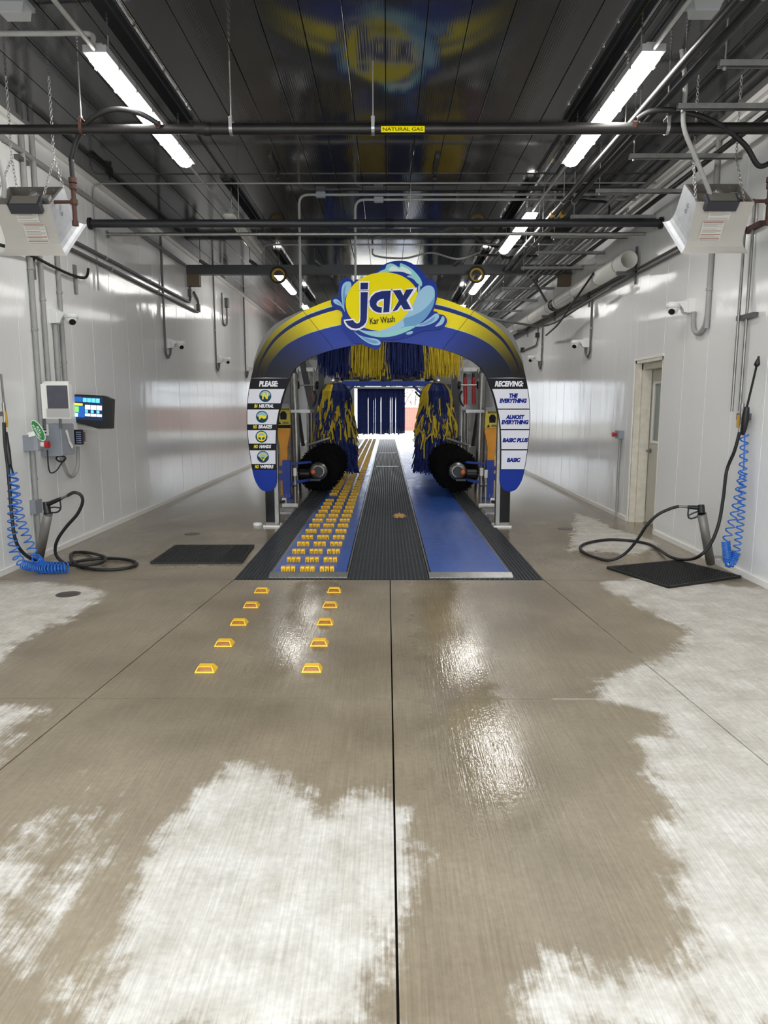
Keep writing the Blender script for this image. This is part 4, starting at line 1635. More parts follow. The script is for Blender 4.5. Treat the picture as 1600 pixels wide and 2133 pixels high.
for k, (x, r_, mm, ya, lb) in enumerate((
        (2.50, 0.016, M_cond, 9.6, 'slim grey conduit on the channels, farthest from the right wall'),
        (2.60, 0.020, M_galv, 8.3, 'galvanised pipe on the channels, second from the middle'),
        (2.70, 0.016, M_cond, 10.2, 'slim grey conduit on the channels, third from the middle'),
        (2.80, 0.024, M_dcond, 7.2, 'dark conduit in the middle of the channels'),
        (2.90, 0.016, M_cond, 9.0, 'slim grey conduit on the channels, third from the right wall'),
        (3.00, 0.020, M_galv, 8.6, 'galvanised pipe on the channels, second from the right wall'),
        (3.12, 0.026, M_blackpipe, 1.0, 'black pipe on the channels, closest to the right wall'))):
    MB().cyl((x, ya, 3.906 + r_), (x, 32, 3.906 + r_), r_, 8).build('gallery_pipe', mm, label=lb, cat='pipe', group='pipes on the right gallery')
for k, (y, lb) in enumerate(((14.2, 'black hose swinging from the gallery over the beam'), (9.7, 'dark hose looped up to the ceiling above the right heater'))):
    MB().tube(catmull([(2.2, y, 4.24), (2.6, y, 4.2), (2.9, y + 0.1, 4.18), (3.0, y + 0.6, 4.0), (3.02, y + 1.2, 3.96)], 6), 0.018, 8).build('gallery_hose', M_rubber, label=lb, cat='hose')

# ---- big white duct on brackets along the right wall
DX = XR - 0.17
d0 = at(1311, 537, X=DX)
DZc = d0.z - 0.02
duct = thing('white_duct', 'fat white plastic duct open at the near end, along the right wall', 'duct', (DX, d0.y, DZc - 0.115))


def open_pipe(m, p0, p1, r, n=24, t=0.006):
    p0, p1 = Vector(p0), Vector(p1)
    u, w = m.ring_frame(p1 - p0)
    v = []
    for p, rr in ((p0, r), (p1, r), (p1, r - t), (p0, r - t)):
        for i in range(n):
            a = 2 * PI * i / n
            v.append(p + (u * math.cos(a) + w * math.sin(a)) * rr)
    f = []
    for j in range(4):
        j2 = (j + 1) % 4
        for i in range(n):
            f.append((j * n + i, j * n + (i + 1) % n, j2 * n + (i + 1) % n, j2 * n + i))
    m.add(v, f, True)
    return m


yA = d0.y
M_duct = mat('white_duct_plastic', C(214, 212, 205), 0.35, var=0.05)
open_pipe(MB(), (DX, yA, DZc), (DX, yA + 3.9, DZc), 0.112).build('duct_section', M_duct, duct)
open_pipe(MB(), (DX, yA + 4.25, DZc), (DX, 22, DZc), 0.112).build('duct_section', M_duct, duct)
open_pipe(MB(), (DX, yA + 3.85, DZc), (DX, yA + 4.3, DZc), 0.098).build('duct_sleeve', M_black, duct)
for yy_ in (yA + 0.35, yA + 1.3, yA + 2.6, yA + 3.75, yA + 4.5, yA + 6.2, yA + 8.0):
    open_pipe(MB(), (DX, yy_, DZc), (DX, yy_ + 0.018, DZc), 0.117).build('strap', M_cond, duct)
for yy_ in (yA + 0.2, yA + 2.4, yA + 4.8, yA + 7.5):
    m = MB()
    m.bb(DX - 0.10, XR - 0.001, yy_ - 0.02, yy_ + 0.02, DZc - 0.16, DZc - 0.117)
    m.bb(XR - 0.02, XR - 0.001, yy_ - 0.02, yy_ + 0.02, DZc - 0.28, DZc + 0.2)
    m.build('bracket', M_dcond, duct)
MB().tube(catmull([(DX - 0.135, yA + 1.15, DZc + 0.03), (DX - 0.16, yA + 2.2, DZc - 0.25), (DX - 0.12, yA + 3.3, DZc - 0.45), (DX, yA + 4.8, DZc - 0.5)], 8), 0.017, 8).build('drain_hose', M_rubber, label='black hose leaving the open end section of the white duct', cat='hose')
MB().tube(catmull([(1.55, 13.0, 4.2), (2.2, 13.4, 4.22), (2.7, 13.8, 3.95), (3.05, yA + 4.4, DZc + 0.09)], 8), 0.022, 8).build('duct_hose', M_dcond, label='grey hose sloping down into the top of the white duct', cat='hose')
MB().tube(catmull([(1.3, 12.2, 3.10), (2.1, 12.4, 2.98), (2.9, 13.2, 3.02), (3.1, 11.5, 3.16), (3.16, 10.4, 3.22)], 10), 0.02, 8).build('slack_hose', M_dcond, label='slack hose reaching from behind the arch to the duct brackets', cat='hose')


# ================================================================== wall conduits
def conduit(name, pts, r, label, mm=None, clamps=(), bend=0.07, group=None):
    t = thing(name, label, 'conduit', Vector(pts[0]), group)
    MB().tube(rounded(pts, bend), r, 10).build('conduit_run', mm or M_cond, t)
    for c_ in clamps:
        k, f = c_
        a, b_ = Vector(pts[k]), Vector(pts[k + 1])
        p = a.lerp(b_, f)
        d = (b_ - a).normalized() * 0.012
        MB().cyl(p - d, p + d, r + 0.007, 10).build('clamp', M_cond, t)
    return t


XA = XL + 0.03


def wl(x, y, off=0.03):
    return at(x, y, X=XL + off)


def wr_(x, y, off=0.03):
    return at(x, y, X=XR - off)


# three along the left wall
a = wl(0, 283)
b_ = wl(385, 549)
conduit('wall_conduit', [(XA, Y0 + 0.1, a.z), (XA, 13.1, a.z)], 0.026, 'upper grey conduit along the left wall under the ceiling', clamps=((0, .45), (0, .55), (0, .66), (0, .78), (0, .9)))
zc1, zc2 = wl(240, 548).z, wl(240, 560).z
conduit('wall_conduit', [(XA, 7.7, zc1), (XA, 13.35, zc1), (XA, 13.35, zc1 + 0.42), (XA, 13.35, 3.72)], 0.022, 'upper of two conduits running along the left wall below the heater', M_dcond, clamps=((0, .3), (0, .6), (0, .85)), bend=0.12)
conduit('wall_conduit', [(XA, 7.7, zc2 - 0.03), (XA, 13.9, zc2 - 0.03), (XA, 13.9, 3.55), (XA, 13.6, 3.66)], 0.022, 'lower of two conduits running along the left wall below the heater', M_dcond, clamps=((0, .3), (0, .6), (0, .85)), bend=0.12)
for y, z, lb in ((13.35, 3.62, 'small grey box at the top of the upper wall conduit'), (13.9, 3.42, 'small grey box at the top of the lower wall conduit')):
    MB().bb(XL, XL + 0.06, y - 0.04, y + 0.04, z - 0.08, z + 0.06).build('junction_box', M_dcond, label=lb, cat='box')
# verticals behind and below the left heater
conduit('riser_conduit', [(XA, 7.40, 1.30), (XA, 7.40, 4.28)], 0.027, 'grey riser conduit at the left wall, nearest the viewer', clamps=((0, .35), (0, .55)))
conduit('riser_conduit', [(XA, 7.62, 1.80), (XA, 7.62, 4.28)], 0.024, 'grey riser conduit at the left wall, second from the viewer', clamps=((0, .35),))
conduit('riser_conduit', [(XA, 7.86, 1.75), (XA, 7.86, 2.44)], 0.027, 'short grey riser conduit below the nearest left camera', clamps=((0, .35),))
conduit('riser_conduit', [(XA, 8.02, 1.75), (XA, 8.02, 3.25)], 0.024, 'grey riser conduit at the left wall beside the nearest camera', clamps=((0, .2), (0, .7)))
for (x, y, lb) in ((72, 548, 'short vertical metal channel on the left wall below the heater'), (160, 582, 'short vertical metal channel on the left wall beside the heater')):
    p = wl(x, y)
    MB().bb(XL, XL + 0.025, p.y - 0.03, p.y + 0.03, p.z - 0.16, p.z + 0.16).build('strut_piece', M_steel, label=lb, cat='strut')
for z, lb in ((3.96, 'small bracket on the riser conduit near the ceiling'), (3.57, 'small bracket on the riser conduit behind the left heater')):
    MB().bb(XL, XL + 0.05, 7.28, 7.50, z - 0.02, z + 0.02).build('conduit_bracket', M_dcond, label=lb, cat='bracket')
conduit('riser_conduit', [(XA, 7.17, 0.0), (XA, 7.17, 1.12)], 0.025, 'grey conduit from the stop button box down to the floor', clamps=((0, .75),))
p = wl(75, 1055)
MB().bb(XL, XL + 0.06, p.y - 0.07, p.y + 0.07, p.z - 0.07, p.z + 0.07).build('outlet_box', M_greybox, label='small grey outlet box low on the left wall', cat='box')
MB().tube(catmull([wl(0, 510, .1), wl(60, 530, .06), wl(110, 555, .05), wl(150, 573, .05), wl(178, 578, .06), wl(184, 560, .06)], 8), 0.016, 8).build('wall_cable', M_rubber, label='dark cable sagging along the left wall under the heater', cat='cable')
# slim pipe pair at the left wall, x ~ 325
q = wl(324, 500)
conduit('drop_conduit', [(XA, 11.72, 2.53), (XA, 11.72, ZC)], 0.018, 'slim conduit dropping from the ceiling to the second left camera', M_dcond, clamps=((0, .35),))
q = wl(445, 600)
conduit('drop_conduit', [(XA, 15.17, 2.50), (XA, 15.17, ZC)], 0.018, 'slim conduit dropping from the ceiling to the third left camera', M_dcond, clamps=((0, .35),))
q = wl(471, 610)
conduit('loop_conduit', [(XA, 15.9, 4.0), (XA, 15.9, 3.35), (XA, 16.35, 3.35), (XA, 16.35, 3.75)], 0.018, 'short looped conduit with box high on the left wall', M_dcond, bend=0.15)
MB().bb(XL, XL + 0.07, 16.27, 16.43, 3.75, 3.95).build('junction_box', M_dcond, label='small grey box on the looped conduit of the left wall', cat='box')
conduit('drop_conduit', [(XA, 18.32, 2.48), (XA, 18.32, ZC)], 0.018, 'slim conduit dropping from the ceiling to the fourth left camera', M_dcond, clamps=((0, .3),))
conduit('drop_conduit', [(XA, 23.6, 1.8), (XA, 23.6, 4.1), (-1.9, 23.6, 4.1)], 0.02, 'white conduit turning from left wall to ceiling behind the arch', M_white, bend=0.2)

# right wall
XB = XR - 0.03
q = wr_(1415, 512)
for dz, lb in ((0.0, 'upper of two conduits along the right wall below the heater'), (-0.06, 'lower of two conduits along the right wall below the heater')):
    conduit('wall_conduit', [(XB, 7.0, q.z + dz), (XB, 24, q.z + dz)], 0.014, lb, M_dcond)
for k, (x, y) in enumerate(((1500, 290), (1500, 312))):
    z = wr_(x, y).z
    conduit('wall_conduit', [(XB, Y0 + 0.1, z), (XB, 26, z)], 0.02, ('upper' if k == 0 else 'lower') + ' of two conduits high on the right wall under the channels', M_cond, clamps=((0, .3), (0, .4)))
conduit('riser_conduit', [(XB, 7.52, 2.36), (XB, 7.52, ZC)], 0.026, 'grey riser conduit behind the right heater', clamps=((0, .2),))
conduit('drop_conduit', [(XB, 11.77, 2.55), (XB, 11.77, 3.3)], 0.018, 'slim conduit down to the second right camera', M_dcond, clamps=((0, .35),))
conduit('drop_conduit', [(XB, 15.42, 2.55), (XB, 15.42, 3.3)], 0.018, 'slim conduit down to the third right camera', M_dcond, clamps=((0, .35),))
conduit('loop_conduit', [(XB, 15.9, 3.3), (XB, 15.9, 2.9), (XB, 20.5, 2.9)], 0.016, 'thin bent conduit on the right wall past the arch', M_dcond, bend=0.25)
for yy_, z in ((15.9, 3.1), (17.6, 2.92)):
    MB().bb(XR - 0.08, XR, yy_ - 0.05, yy_ + 0.05, z - 0.05, z + 0.05).build('junction_box', M_black, label='small dark box on the thin bent conduit ' + ('above the bend' if z > 3 else 'past the bend'), cat='box')
for k, dy in enumerate((0, 0.09)):
    conduit('riser_pipe', [(XB - dy / 3, 6.70 + dy, 1.52), (XB - dy / 3, 6.70 + dy, 3.40), (XB - dy / 3, 7.05 + dy, 3.42)], 0.013, ('near' if k == 0 else 'far') + ' slim steel pipe down to the right wash gun valve', M_steel, bend=0.05)
for z, lb in ((2.38, 'small metal bracket holding the slim pipes of the right wall'), (3.16, 'rusty bracket high on the slim pipes of the right wall')):
    MB().bb(XR - 0.05, XR, 6.55, 6.86, z - 0.022, z + 0.022).build('pipe_bracket', M_rust if z > 3 else M_dcond, label=lb, cat='bracket')
# red push button by the door
pb = wr_(1292, 905)
t = thing('stop_station', 'small grey box with red button beside the personnel door', 'button', (XR, pb.y, 0))
MB().bb(XR - 0.08, XR, pb.y - 0.08, pb.y + 0.08, pb.z - 0.055, pb.z + 0.055).build('box', M_greybox, t)
m = MB().cyl((XR - 0.08, pb.y, pb.z), (XR - 0.115, pb.y, pb.z), 0.022, 12)
m.cyl((XR - 0.115, pb.y, pb.z), (XR - 0.14, pb.y, pb.z), 0.032, 12)
m.build('red_button', M_red, t)
MB().cyl((XB, pb.y, 0), (XB, pb.y, pb.z - 0.05), 0.018, 10).build('conduit_run', M_cond, t)

# ---- emergency light boxes near the top of the picture
for x, y, lb in ((26, 18, 'clear plastic emergency light box above the left heater'), (1470, 14, 'clear plastic emergency light box above the right heater')):
    p = at(x, y, Z=ZC - 0.05)
    t = thing('emergency_light', lb, 'light', (p.x, p.y, ZC - 0.10))
    MB().bb(p.x - 0.11, p.x + 0.11, p.y - 0.07, p.y + 0.10, ZC - 0.03, ZC).build('backplate', M_greybox, t)
    MB().prism([(p.x - 0.10, p.y - 0.05, ZC - 0.03), (p.x + 0.10, p.y - 0.05, ZC - 0.03), (p.x + 0.08, p.y - 0.035, ZC - 0.09), (p.x - 0.08, p.y - 0.035, ZC - 0.09)], (0, 0.12, 0)).build('cover', mat('clear_plastic_cover', C(190, 192, 192), 0.15, alpha=0.55), t)


# ---- dome cameras
def dome_camera(y, z, side, label):
    x = XL if side < 0 else XR
    sx = 1 if side < 0 else -1
    t = thing('security_camera', label, 'camera', (x, y, z))
    M_cam = mat('camera_white', C(224, 224, 220), 0.4)
    MB().bb(min(x, x + sx * 0.06), max(x, x + sx * 0.06), y - 0.075, y + 0.075, z - 0.07, z + 0.08).build('mount_box', M_cam, t)
    m = MB()
    m.prism([(x + sx * 0.055, y - 0.04, z + 0.06), (x + sx * 0.17, y - 0.04, z + 0.05), (x + sx * 0.26, y - 0.04, z + 0.05), (x + sx * 0.26, y - 0.04, z + 0.015), (x + sx * 0.13, y - 0.04, z + 0.01), (x + sx * 0.10, y - 0.04, z - 0.03), (x + sx * 0.09, y - 0.04, z - 0.06), (x + sx * 0.055, y - 0.04, z - 0.06)], (0, 0.08, 0))
    m.build('arm', M_cam, t)
    c_ = (x + sx * 0.20, y, z + 0.01)
    MB().lathe([(0.075, 0.02), (0.078, 0.0), (0.07, -0.02), (0.06, -0.03)], c_, (0, 0, 1), 18).build('collar', M_cam, t)
    d = MB().sphere((c_[0], y, z - 0.02), 0.062, 16, 10).build('dome', M_cam, t)
    dv = Vector((sx * 0.45, -0.65, -0.6)).normalized()
    q_ = Vector((c_[0], y, z - 0.02))
    MB().cyl(q_ + dv * 0.052, q_ + dv * 0.066, 0.034, 16).build('lens', M_black, t)
    m = MB()
    yy_ = y - 0.30 if y > 9 else y
    if y > 9:
        m.tube(catmull([(x + sx * 0.03, y, z - 0.07), (x + sx * 0.03, y - 0.02, z - 0.16), (x + sx * 0.03, y - 0.14, z - 0.23), (x + sx * 0.03, y - 0.26, z - 0.17), (x + sx * 0.03, y - 0.28, z - 0.05)], 6), 0.018, 8)
        m.build('flex_conduit', M_dcond, t)


for y, z, lb in ((7.88, 2.52, 'first'), (12.0, 2.585, 'second'), (15.45, 2.55, 'third'), (18.6, 2.53, 'fourth')):
    dome_camera(y, z, -1, 'white dome camera on the left wall, %s from the viewer' % lb)
for y, z, lb in ((8.0, 2.64, 'first'), (12.05, 2.60, 'second'), (15.7, 2.6, 'third')):
    dome_camera(y, z, 1, 'white dome camera on the right wall, %s from the viewer' % lb)
MB().tube(catmull([(XB, 7.86, 2.57), (XB, 7.84, 2.40), (XB, 7.70, 2.33), (XB, 7.56, 2.40), (XB, 7.52, 2.55)], 6), 0.026, 8).build('flex_conduit', M_cond, label='grey flexible conduit looped under the nearest right camera', cat='conduit')


# ================================================================== gas heaters
M_heat = mat('heater_enamel', C(174, 170, 163), 0.4, var=0.05, vscale=4)
M_alu = mat('bright_aluminium', C(156, 158, 162), 0.55, 0.3, var=0.1, vscale=12)
M_sticker = mat('paper_label', C(196, 193, 186), 0.6)
M_stick_t = mat('label_print', C(120, 116, 110), 0.6)


def heater(side, cx, cy, cz, label):
    """flared sheet-metal heater hung at a tilt; 'side' -1 left wall, +1 right wall"""
    s_ = -side                       # towards the middle of the hall
    t = thing('gas_heater', label, 'heater', (cx, cy, cz - 0.3))
    TM = Matrix.Translation((cx, cy, cz)) @ Matrix.Rotation(math.radians(38), 4, 'X')

    def put(m, *a, **k):
        m.v = [tuple(TM @ Vector(p)) for p in m.v]
        return m.build(*a, **k)
    H2 = 0.192
    rings = [(0.285, 0.30, -H2), (0.266, 0.278, -H2 + 0.012), (0.247, 0.25, -H2 + 0.035), (0.235, 0.23, -H2 + 0.07), (0.230, 0.217, -H2 + 0.11), (0.230, 0.208, -H2 + 0.15), (0.236, 0.18, H2)]
    cor = [(-1, -1), (1, -1), (1, 1), (-1, 1)]
    nm = ['front_skirt', 'end_skirt', 'rear_skirt', 'end_skirt']
    for e in range(4):
        a, b_ = cor[e], cor[(e + 1) % 4]
        m = MB()
        v, k = [], len(rings)
        for off in (0.0, 0.006):
            for hx, hy, z in rings:
                for q in (a, b_):
                    v.append((q[0] * (hx - off), q[1] * (hy - off), z))
        f = []
        for j in range(k - 1):
            o0, i0 = 2 * j, 2 * k + 2 * j
            f += [(o0, o0 + 1, o0 + 3, o0 + 2), (i0, i0 + 2, i0 + 3, i0 + 1)]
            f += [(o0, o0 + 2, i0 + 2, i0), (o0 + 1, i0 + 1, i0 + 3, o0 + 3)]
        f += [(0, 2 * k, 2 * k + 1, 1), (2 * k - 2, 2 * k - 1, 4 * k - 1, 4 * k - 2)]
        m.add(v, f)
        inner = (e == 1 and s_ > 0) or (e == 3 and s_ < 0)
        put(m, nm[e], M_alu if inner else M_heat, t)
    hx, hy = 0.222, 0.172
    M_tray = mat('dull_tray_metal', C(120, 115, 108), 0.5, 0.5)
    m = MB()
    m.bb(-hx, hx, -hy, -hy + 0.008, H2 - 0.06, H2 - 0.005)
    m.bb(-hx, hx, hy - 0.008, hy, H2 - 0.06, H2 + 0.004)
    m.bb(-hx, -hx + 0.008, -hy, hy, H2 - 0.06, H2 + 0.002)
    m.bb(hx - 0.008, hx, -hy, hy, H2 - 0.06, H2 + 0.002)
    m.bb(-hx, hx, -hy, hy, H2 - 0.07, H2 - 0.06)
    put(m, 'top_tray', M_tray, t)
    m = MB()
    for k in range(4):
        xx = -0.15 + k * 0.10
        m.cyl((xx, hy - 0.009, H2 - 0.02), (xx, hy - 0.016, H2 - 0.02), 0.008, 8)
    put(m, 'rivet', M_galv, t, kind='stuff')
    bx = 0.045 * s_
    m = MB()
    m.prism([(bx - 0.13, -hy - 0.075, H2 + 0.03), (bx - 0.13, -hy + 0.03, H2 + 0.055), (bx - 0.13, -hy + 0.03, H2 - 0.05), (bx - 0.13, -hy - 0.02, H2 - 0.05), (bx - 0.13, -hy - 0.06, H2 - 0.055)], (0.26, 0, 0))
    cb = put(m, 'control_box', mat('dark_control_box', C(46, 47, 54), 0.45), t)
    m = MB()
    m.prism([(bx - 0.11, -hy - 0.065, H2 + 0.034), (bx + 0.11, -hy - 0.065, H2 + 0.034), (bx + 0.11, -hy + 0.025, H2 + 0.056), (bx - 0.11, -hy + 0.025, H2 + 0.056)], (0, 0, 0.003))
    put(m, 'box_lid', M_tray, cb)
    m = MB()
    m.cyl((bx + 0.02, -0.04, H2 - 0.05), (bx + 0.02, -0.04, H2 + 0.03), 0.042, 14)
    m.cyl((bx + 0.02, -0.04, H2 + 0.03), (bx + 0.02, -0.04, H2 + 0.042), 0.026, 14)
    put(m, 'regulator', M_galv, t)
    m = MB()
    m.bb(bx + 0.14 - 0.03, bx + 0.14 + 0.03, -0.13, -0.06, H2 - 0.06, H2 + 0.03)
    put(m, 'gas_valve', M_galv, t)

    def fr(u, w):
        """u across, w = 0 bottom .. 1 top of the front sheet's straight part"""
        z0, z1 = -H2 + 0.06, H2 - 0.02
        y0, y1 = -0.226, -0.184
        return Vector((u, y0 + (y1 - y0) * w - 0.0025, z0 + (z1 - z0) * w))
    u0 = 0.025 * s_
    for w0, w1, dx in ((0.62, 1.0, 0.0), (-0.04, 0.56, 0.03 * s_)):
        m = MB()
        m.prism([fr(u0 + dx - 0.09, w0), fr(u0 + dx + 0.09, w0), fr(u0 + dx + 0.09, w1), fr(u0 + dx - 0.09, w1)], (0, -0.002, 0))
        st = put(m, 'warning_label', M_sticker, t)
        pr = MB()
        n = int((w1 - w0) * 30)
        for k in range(n):
            w = w1 - 0.03 - k * (w1 - w0 - 0.04) / n
            if (k % 5) == 4:
                continue
            l0, l1 = -0.08, 0.08 - (0.04 if k % 3 == 2 else 0.0)
            pr.prism([fr(u0 + dx + l0, w - 0.008), fr(u0 + dx + l1, w - 0.008), fr(u0 + dx + l1, w), fr(u0 + dx + l0, w)], (0, -0.003, 0))
        put(pr, 'label_print', M_stick_t, st, kind='stuff')
        if w1 < 0.9:
            bars = MB()
            for w in (0.555, 0.23, 0.11):
                bars.prism([fr(u0 + dx - 0.085, w - 0.014), fr(u0 + dx + 0.085, w - 0.014), fr(u0 + dx + 0.085, w), fr(u0 + dx - 0.085, w)], (0, -0.0034, 0))
            put(bars, 'label_bars', mat('label_red', C(150, 70, 50), 0.6), st, kind='stuff')
    xe = s_ * 0.2325
    m = MB()
    for k in range(9):
        a = PI * 0.15 + 2 * PI * k / 9
        m.bar((xe, -0.01, 0.07), (xe + s_ * 0.001, -0.01 + 0.045 * math.cos(a), 0.07 + 0.045 * math.sin(a)), 0.004, 0.008, up=(1, 0, 0))
    put(m, 'embossed_star', M_alu, t, kind='stuff')

    def chain(p, q, link=0.034):
        p, q = Vector(p), Vector(q)
        n = max(2, int((q - p).length / (link * 0.78)))
        d = (q - p).normalized()
        u = d.cross(Vector((0, 1, 0.01))).normalized()
        w = d.cross(u)
        m = MB()
        for k in range(n):
            c_ = p.lerp(q, (k + 0.5) / n)
            uu = u if k % 2 else w
            m.tube([c_ + d * (link * 0.55 * math.cos(2 * PI * i / 8)) + uu * (0.010 * math.sin(2 * PI * i / 8)) for i in range(8)], 0.0028, 5, closed=True)
        m.build('chain', M_galv, t, kind='stuff')
    for sx in (-1, 1):
        hx_ = cx + sx * 0.18
        kz = 3.66
        chain((hx_, cy, ZC), (hx_, cy, kz))
        chain((hx_, cy, kz), TM @ Vector((sx * 0.20 - 0.04, -hy + 0.01, H2)))
        chain((hx_, cy, kz), TM @ Vector((sx * 0.20 + 0.04, hy - 0.01, H2)))
    gx = cx + 0.40
    gy = cy - 0.17
    gz = 3.26
    m = MB()
    m.cyl((gx, gy, gz - 0.17), (gx, gy, gz + 0.20), 0.019, 12)
    for z, r_ in ((gz - 0.17, 0.027), (gz, 0.029), (gz + 0.12, 0.030), (gz + 0.17, 0.034)):
        m.cyl((gx, gy, z - 0.02), (gx, gy, z + 0.02), r_, 12)
    m.cyl((cx + bx + 0.13, gy, gz), (gx, gy, gz), 0.014, 10)
    m.build('gas_riser', M_rust, t)
    return t, Vector((gx, gy, gz + 0.2))


hl, gl_ = heater(-1, -3.02, 6.42, 3.175, 'white gas heater hung on chains by the left wall')
hr, gr_ = heater(1, 2.785, 6.42, 3.19, 'white gas heater hung on chains by the right wall')
MB().tube(catmull([at(330, 258, Y=GY - 0.06), at(290, 236, Y=GY - 0.1), at(240, 228, Y=GY - 0.1), at(195, 244, Y=GY - 0.05), at(165, 280, Y=6.2), at(149, 330, Y=6.25), Vector(gl_) + Vector((0, 0, 0.12)), Vector(gl_)], 8), 0.021, 10).build('gas_hose', M_rubber, label='black gas hose arching from the gas pipe to the left heater', cat='hose')
MB().tube(catmull([at(1328, 248, Y=GY - 0.06), at(1360, 231, Y=GY - 0.1), at(1420, 232, Y=GY - 0.1), at(1490, 255, Y=GY - 0.05), at(1550, 300, Y=6.2), at(1580, 345, Y=6.25), Vector(gr_) + Vector((0, 0, 0.10)), Vector(gr_)], 8), 0.021, 10).build('gas_hose', M_rubber, label='black gas hose arching from the gas pipe to the right heater', cat='hose')
for x, lb in ((328, 'brown pipe fitting joining the left hose to the gas pipe'), (1325, 'brown pipe fitting joining the right hose to the gas pipe')):
    a = at(x, 252, Y=GY - 0.05)
    MB().cyl(a, (a.x, GY - 0.03, GZ), 0.024, 10).build('pipe_fitting', M_rust, label=lb, cat='fitting')
MB().tube(catmull([at(1412, 0, Y=6.0), at(1420, 100, Y=6.0), at(1428, 180, Y=6.0), at(1424, 260, Y=6.02), at(1450, 330, Y=6.08), at(1478, 400, Y=6.15), at(1483, 425, Y=6.2)], 8), 0.018, 10).build('flex_cable', M_cond, label='grey flexible cable hanging down to the right heater', cat='cable')
MB().tube(catmull([at(-20, 300, Y=6.1), at(-2, 340, Y=6.12), at(8, 380, Y=6.15), at(8, 412, Y=6.18)], 8), 0.018, 10).build('flex_cable', M_cond, label='grey flexible cable hanging down to the left heater', cat='cable')
conduit('ceiling_conduit', [(XL, 5.55, 4.22), (LXL, 5.5, 4.2), (LXL, 5.47, 4.12)], 0.018, 'grey conduit from left wall to the nearest left strip light', bend=0.1)

# ================================================================== wash equipment behind the arch
MXC = 0.02


def ribbons(strips, width, name, mats, parent, jitter=0.15):
    """strips: list of (points, material index, width factor); flat cloth strips, one stuff mesh"""
    m = MB()
    for pts, mi, wf in strips:
        P = [Vector(p) for p in pts]
        v = []
        tw = random.uniform(-0.5, 0.5)
        for j, p in enumerate(P):
            t = (P[min(j + 1, len(P) - 1)] - P[max(j - 1, 0)]).normalized()
            sd = t.cross(Vector((math.sin(tw), -math.cos(tw), 0.05)))
            if sd.length < 1e-3:
                sd = Vector((1, 0, 0))
            sd.normalize()
            w = width * wf * (1.0 if j < len(P) - 1 else 0.75) / 2
            v += [p - sd * w, p + sd * w]
        m.add(v, [(2 * j, 2 * j + 1, 2 * j + 3, 2 * j + 2) for j in range(len(P) - 1)], False, mi)
    return m.build(name, mats, parent, kind='stuff')


def side_brush(cx, cy, label, flip):
    t = thing('side_brush', label, 'brush', (cx, cy, 0.1))
    m = MB().cyl((cx, cy, 0.12), (cx, cy, 2.12), 0.05, 12)
    m.build('shaft', M_steel, t)
    MB().lathe([(0.10, 0), (0.14, 0.03), (0.14, 0.08), (0.07, 0.12)], (cx, cy, 2.0), n=16).build('hub', M_steel, t)
    R = random.Random(7 if flip else 3)
    nav, yel = [], []
    tiers = 9
    for k in range(tiers):
        zt = 2.03 - k * 0.175
        rmax = 0.33 + 0.10 * min(1, k / 3)
        n = 104
        for i in range(n):
            a = 2 * PI * i / n + R.uniform(-.04, .04)
            L_ = R.uniform(0.42, 0.70) if k else R.uniform(0.45, 0.8)
            r0 = 0.06
            r1 = rmax * R.uniform(0.75, 1.05)
            ca, sa = math.cos(a), math.sin(a)
            ztip = max(0.16 + R.uniform(0, .08), zt - L_)
            a2 = a + R.uniform(-.22, .22)
            a3 = a2 + R.uniform(-.16, .16)
            f3 = R.uniform(0.95, 1.18)
            pts = [(cx + r0 * ca, cy + r0 * sa, zt), (cx + r1 * 0.55 * ca, cy + r1 * .55 * sa, zt - 0.03),
                   (cx + r1 * 0.85 * ca, cy + r1 * 0.85 * sa, zt - 0.15), (cx + r1 * math.cos(a2), cy + r1 * math.sin(a2), zt - 0.33 if zt - 0.33 > ztip + .05 else (zt + ztip) / 2),
                   (cx + r1 * f3 * math.cos(a3), cy + r1 * f3 * math.sin(a3), ztip)]
            sec = int((a / (2 * PI) * 7 + (0.5 if flip else 0)) + k * 0.5) % 3
            pr = (0.0, 0.62, 0.36, 0.60, 0.50, 0.12, 0, 0, 0)[k]
            clump = 0.5 + 0.5 * math.sin(a * 9 + k * 2.1 + (1.0 if flip else 0))
            isy = (sec == 1) if k == 0 else (0.6 * clump + 0.4 * R.random()) < pr
            (yel if isy else nav).append((pts, 0, 1.0 if k else 1.6))
    ribbons(nav, 0.030, 'navy_strips', M_navy, t)
    ribbons(yel, 0.030, 'yellow_strips', M_yel, t)
    return t


side_brush(-1.07, 15.0, 'tall blue and yellow strip brush standing left of the belts', False)
side_brush(1.03, 15.0, 'tall blue and yellow strip brush standing right of the belts', True)

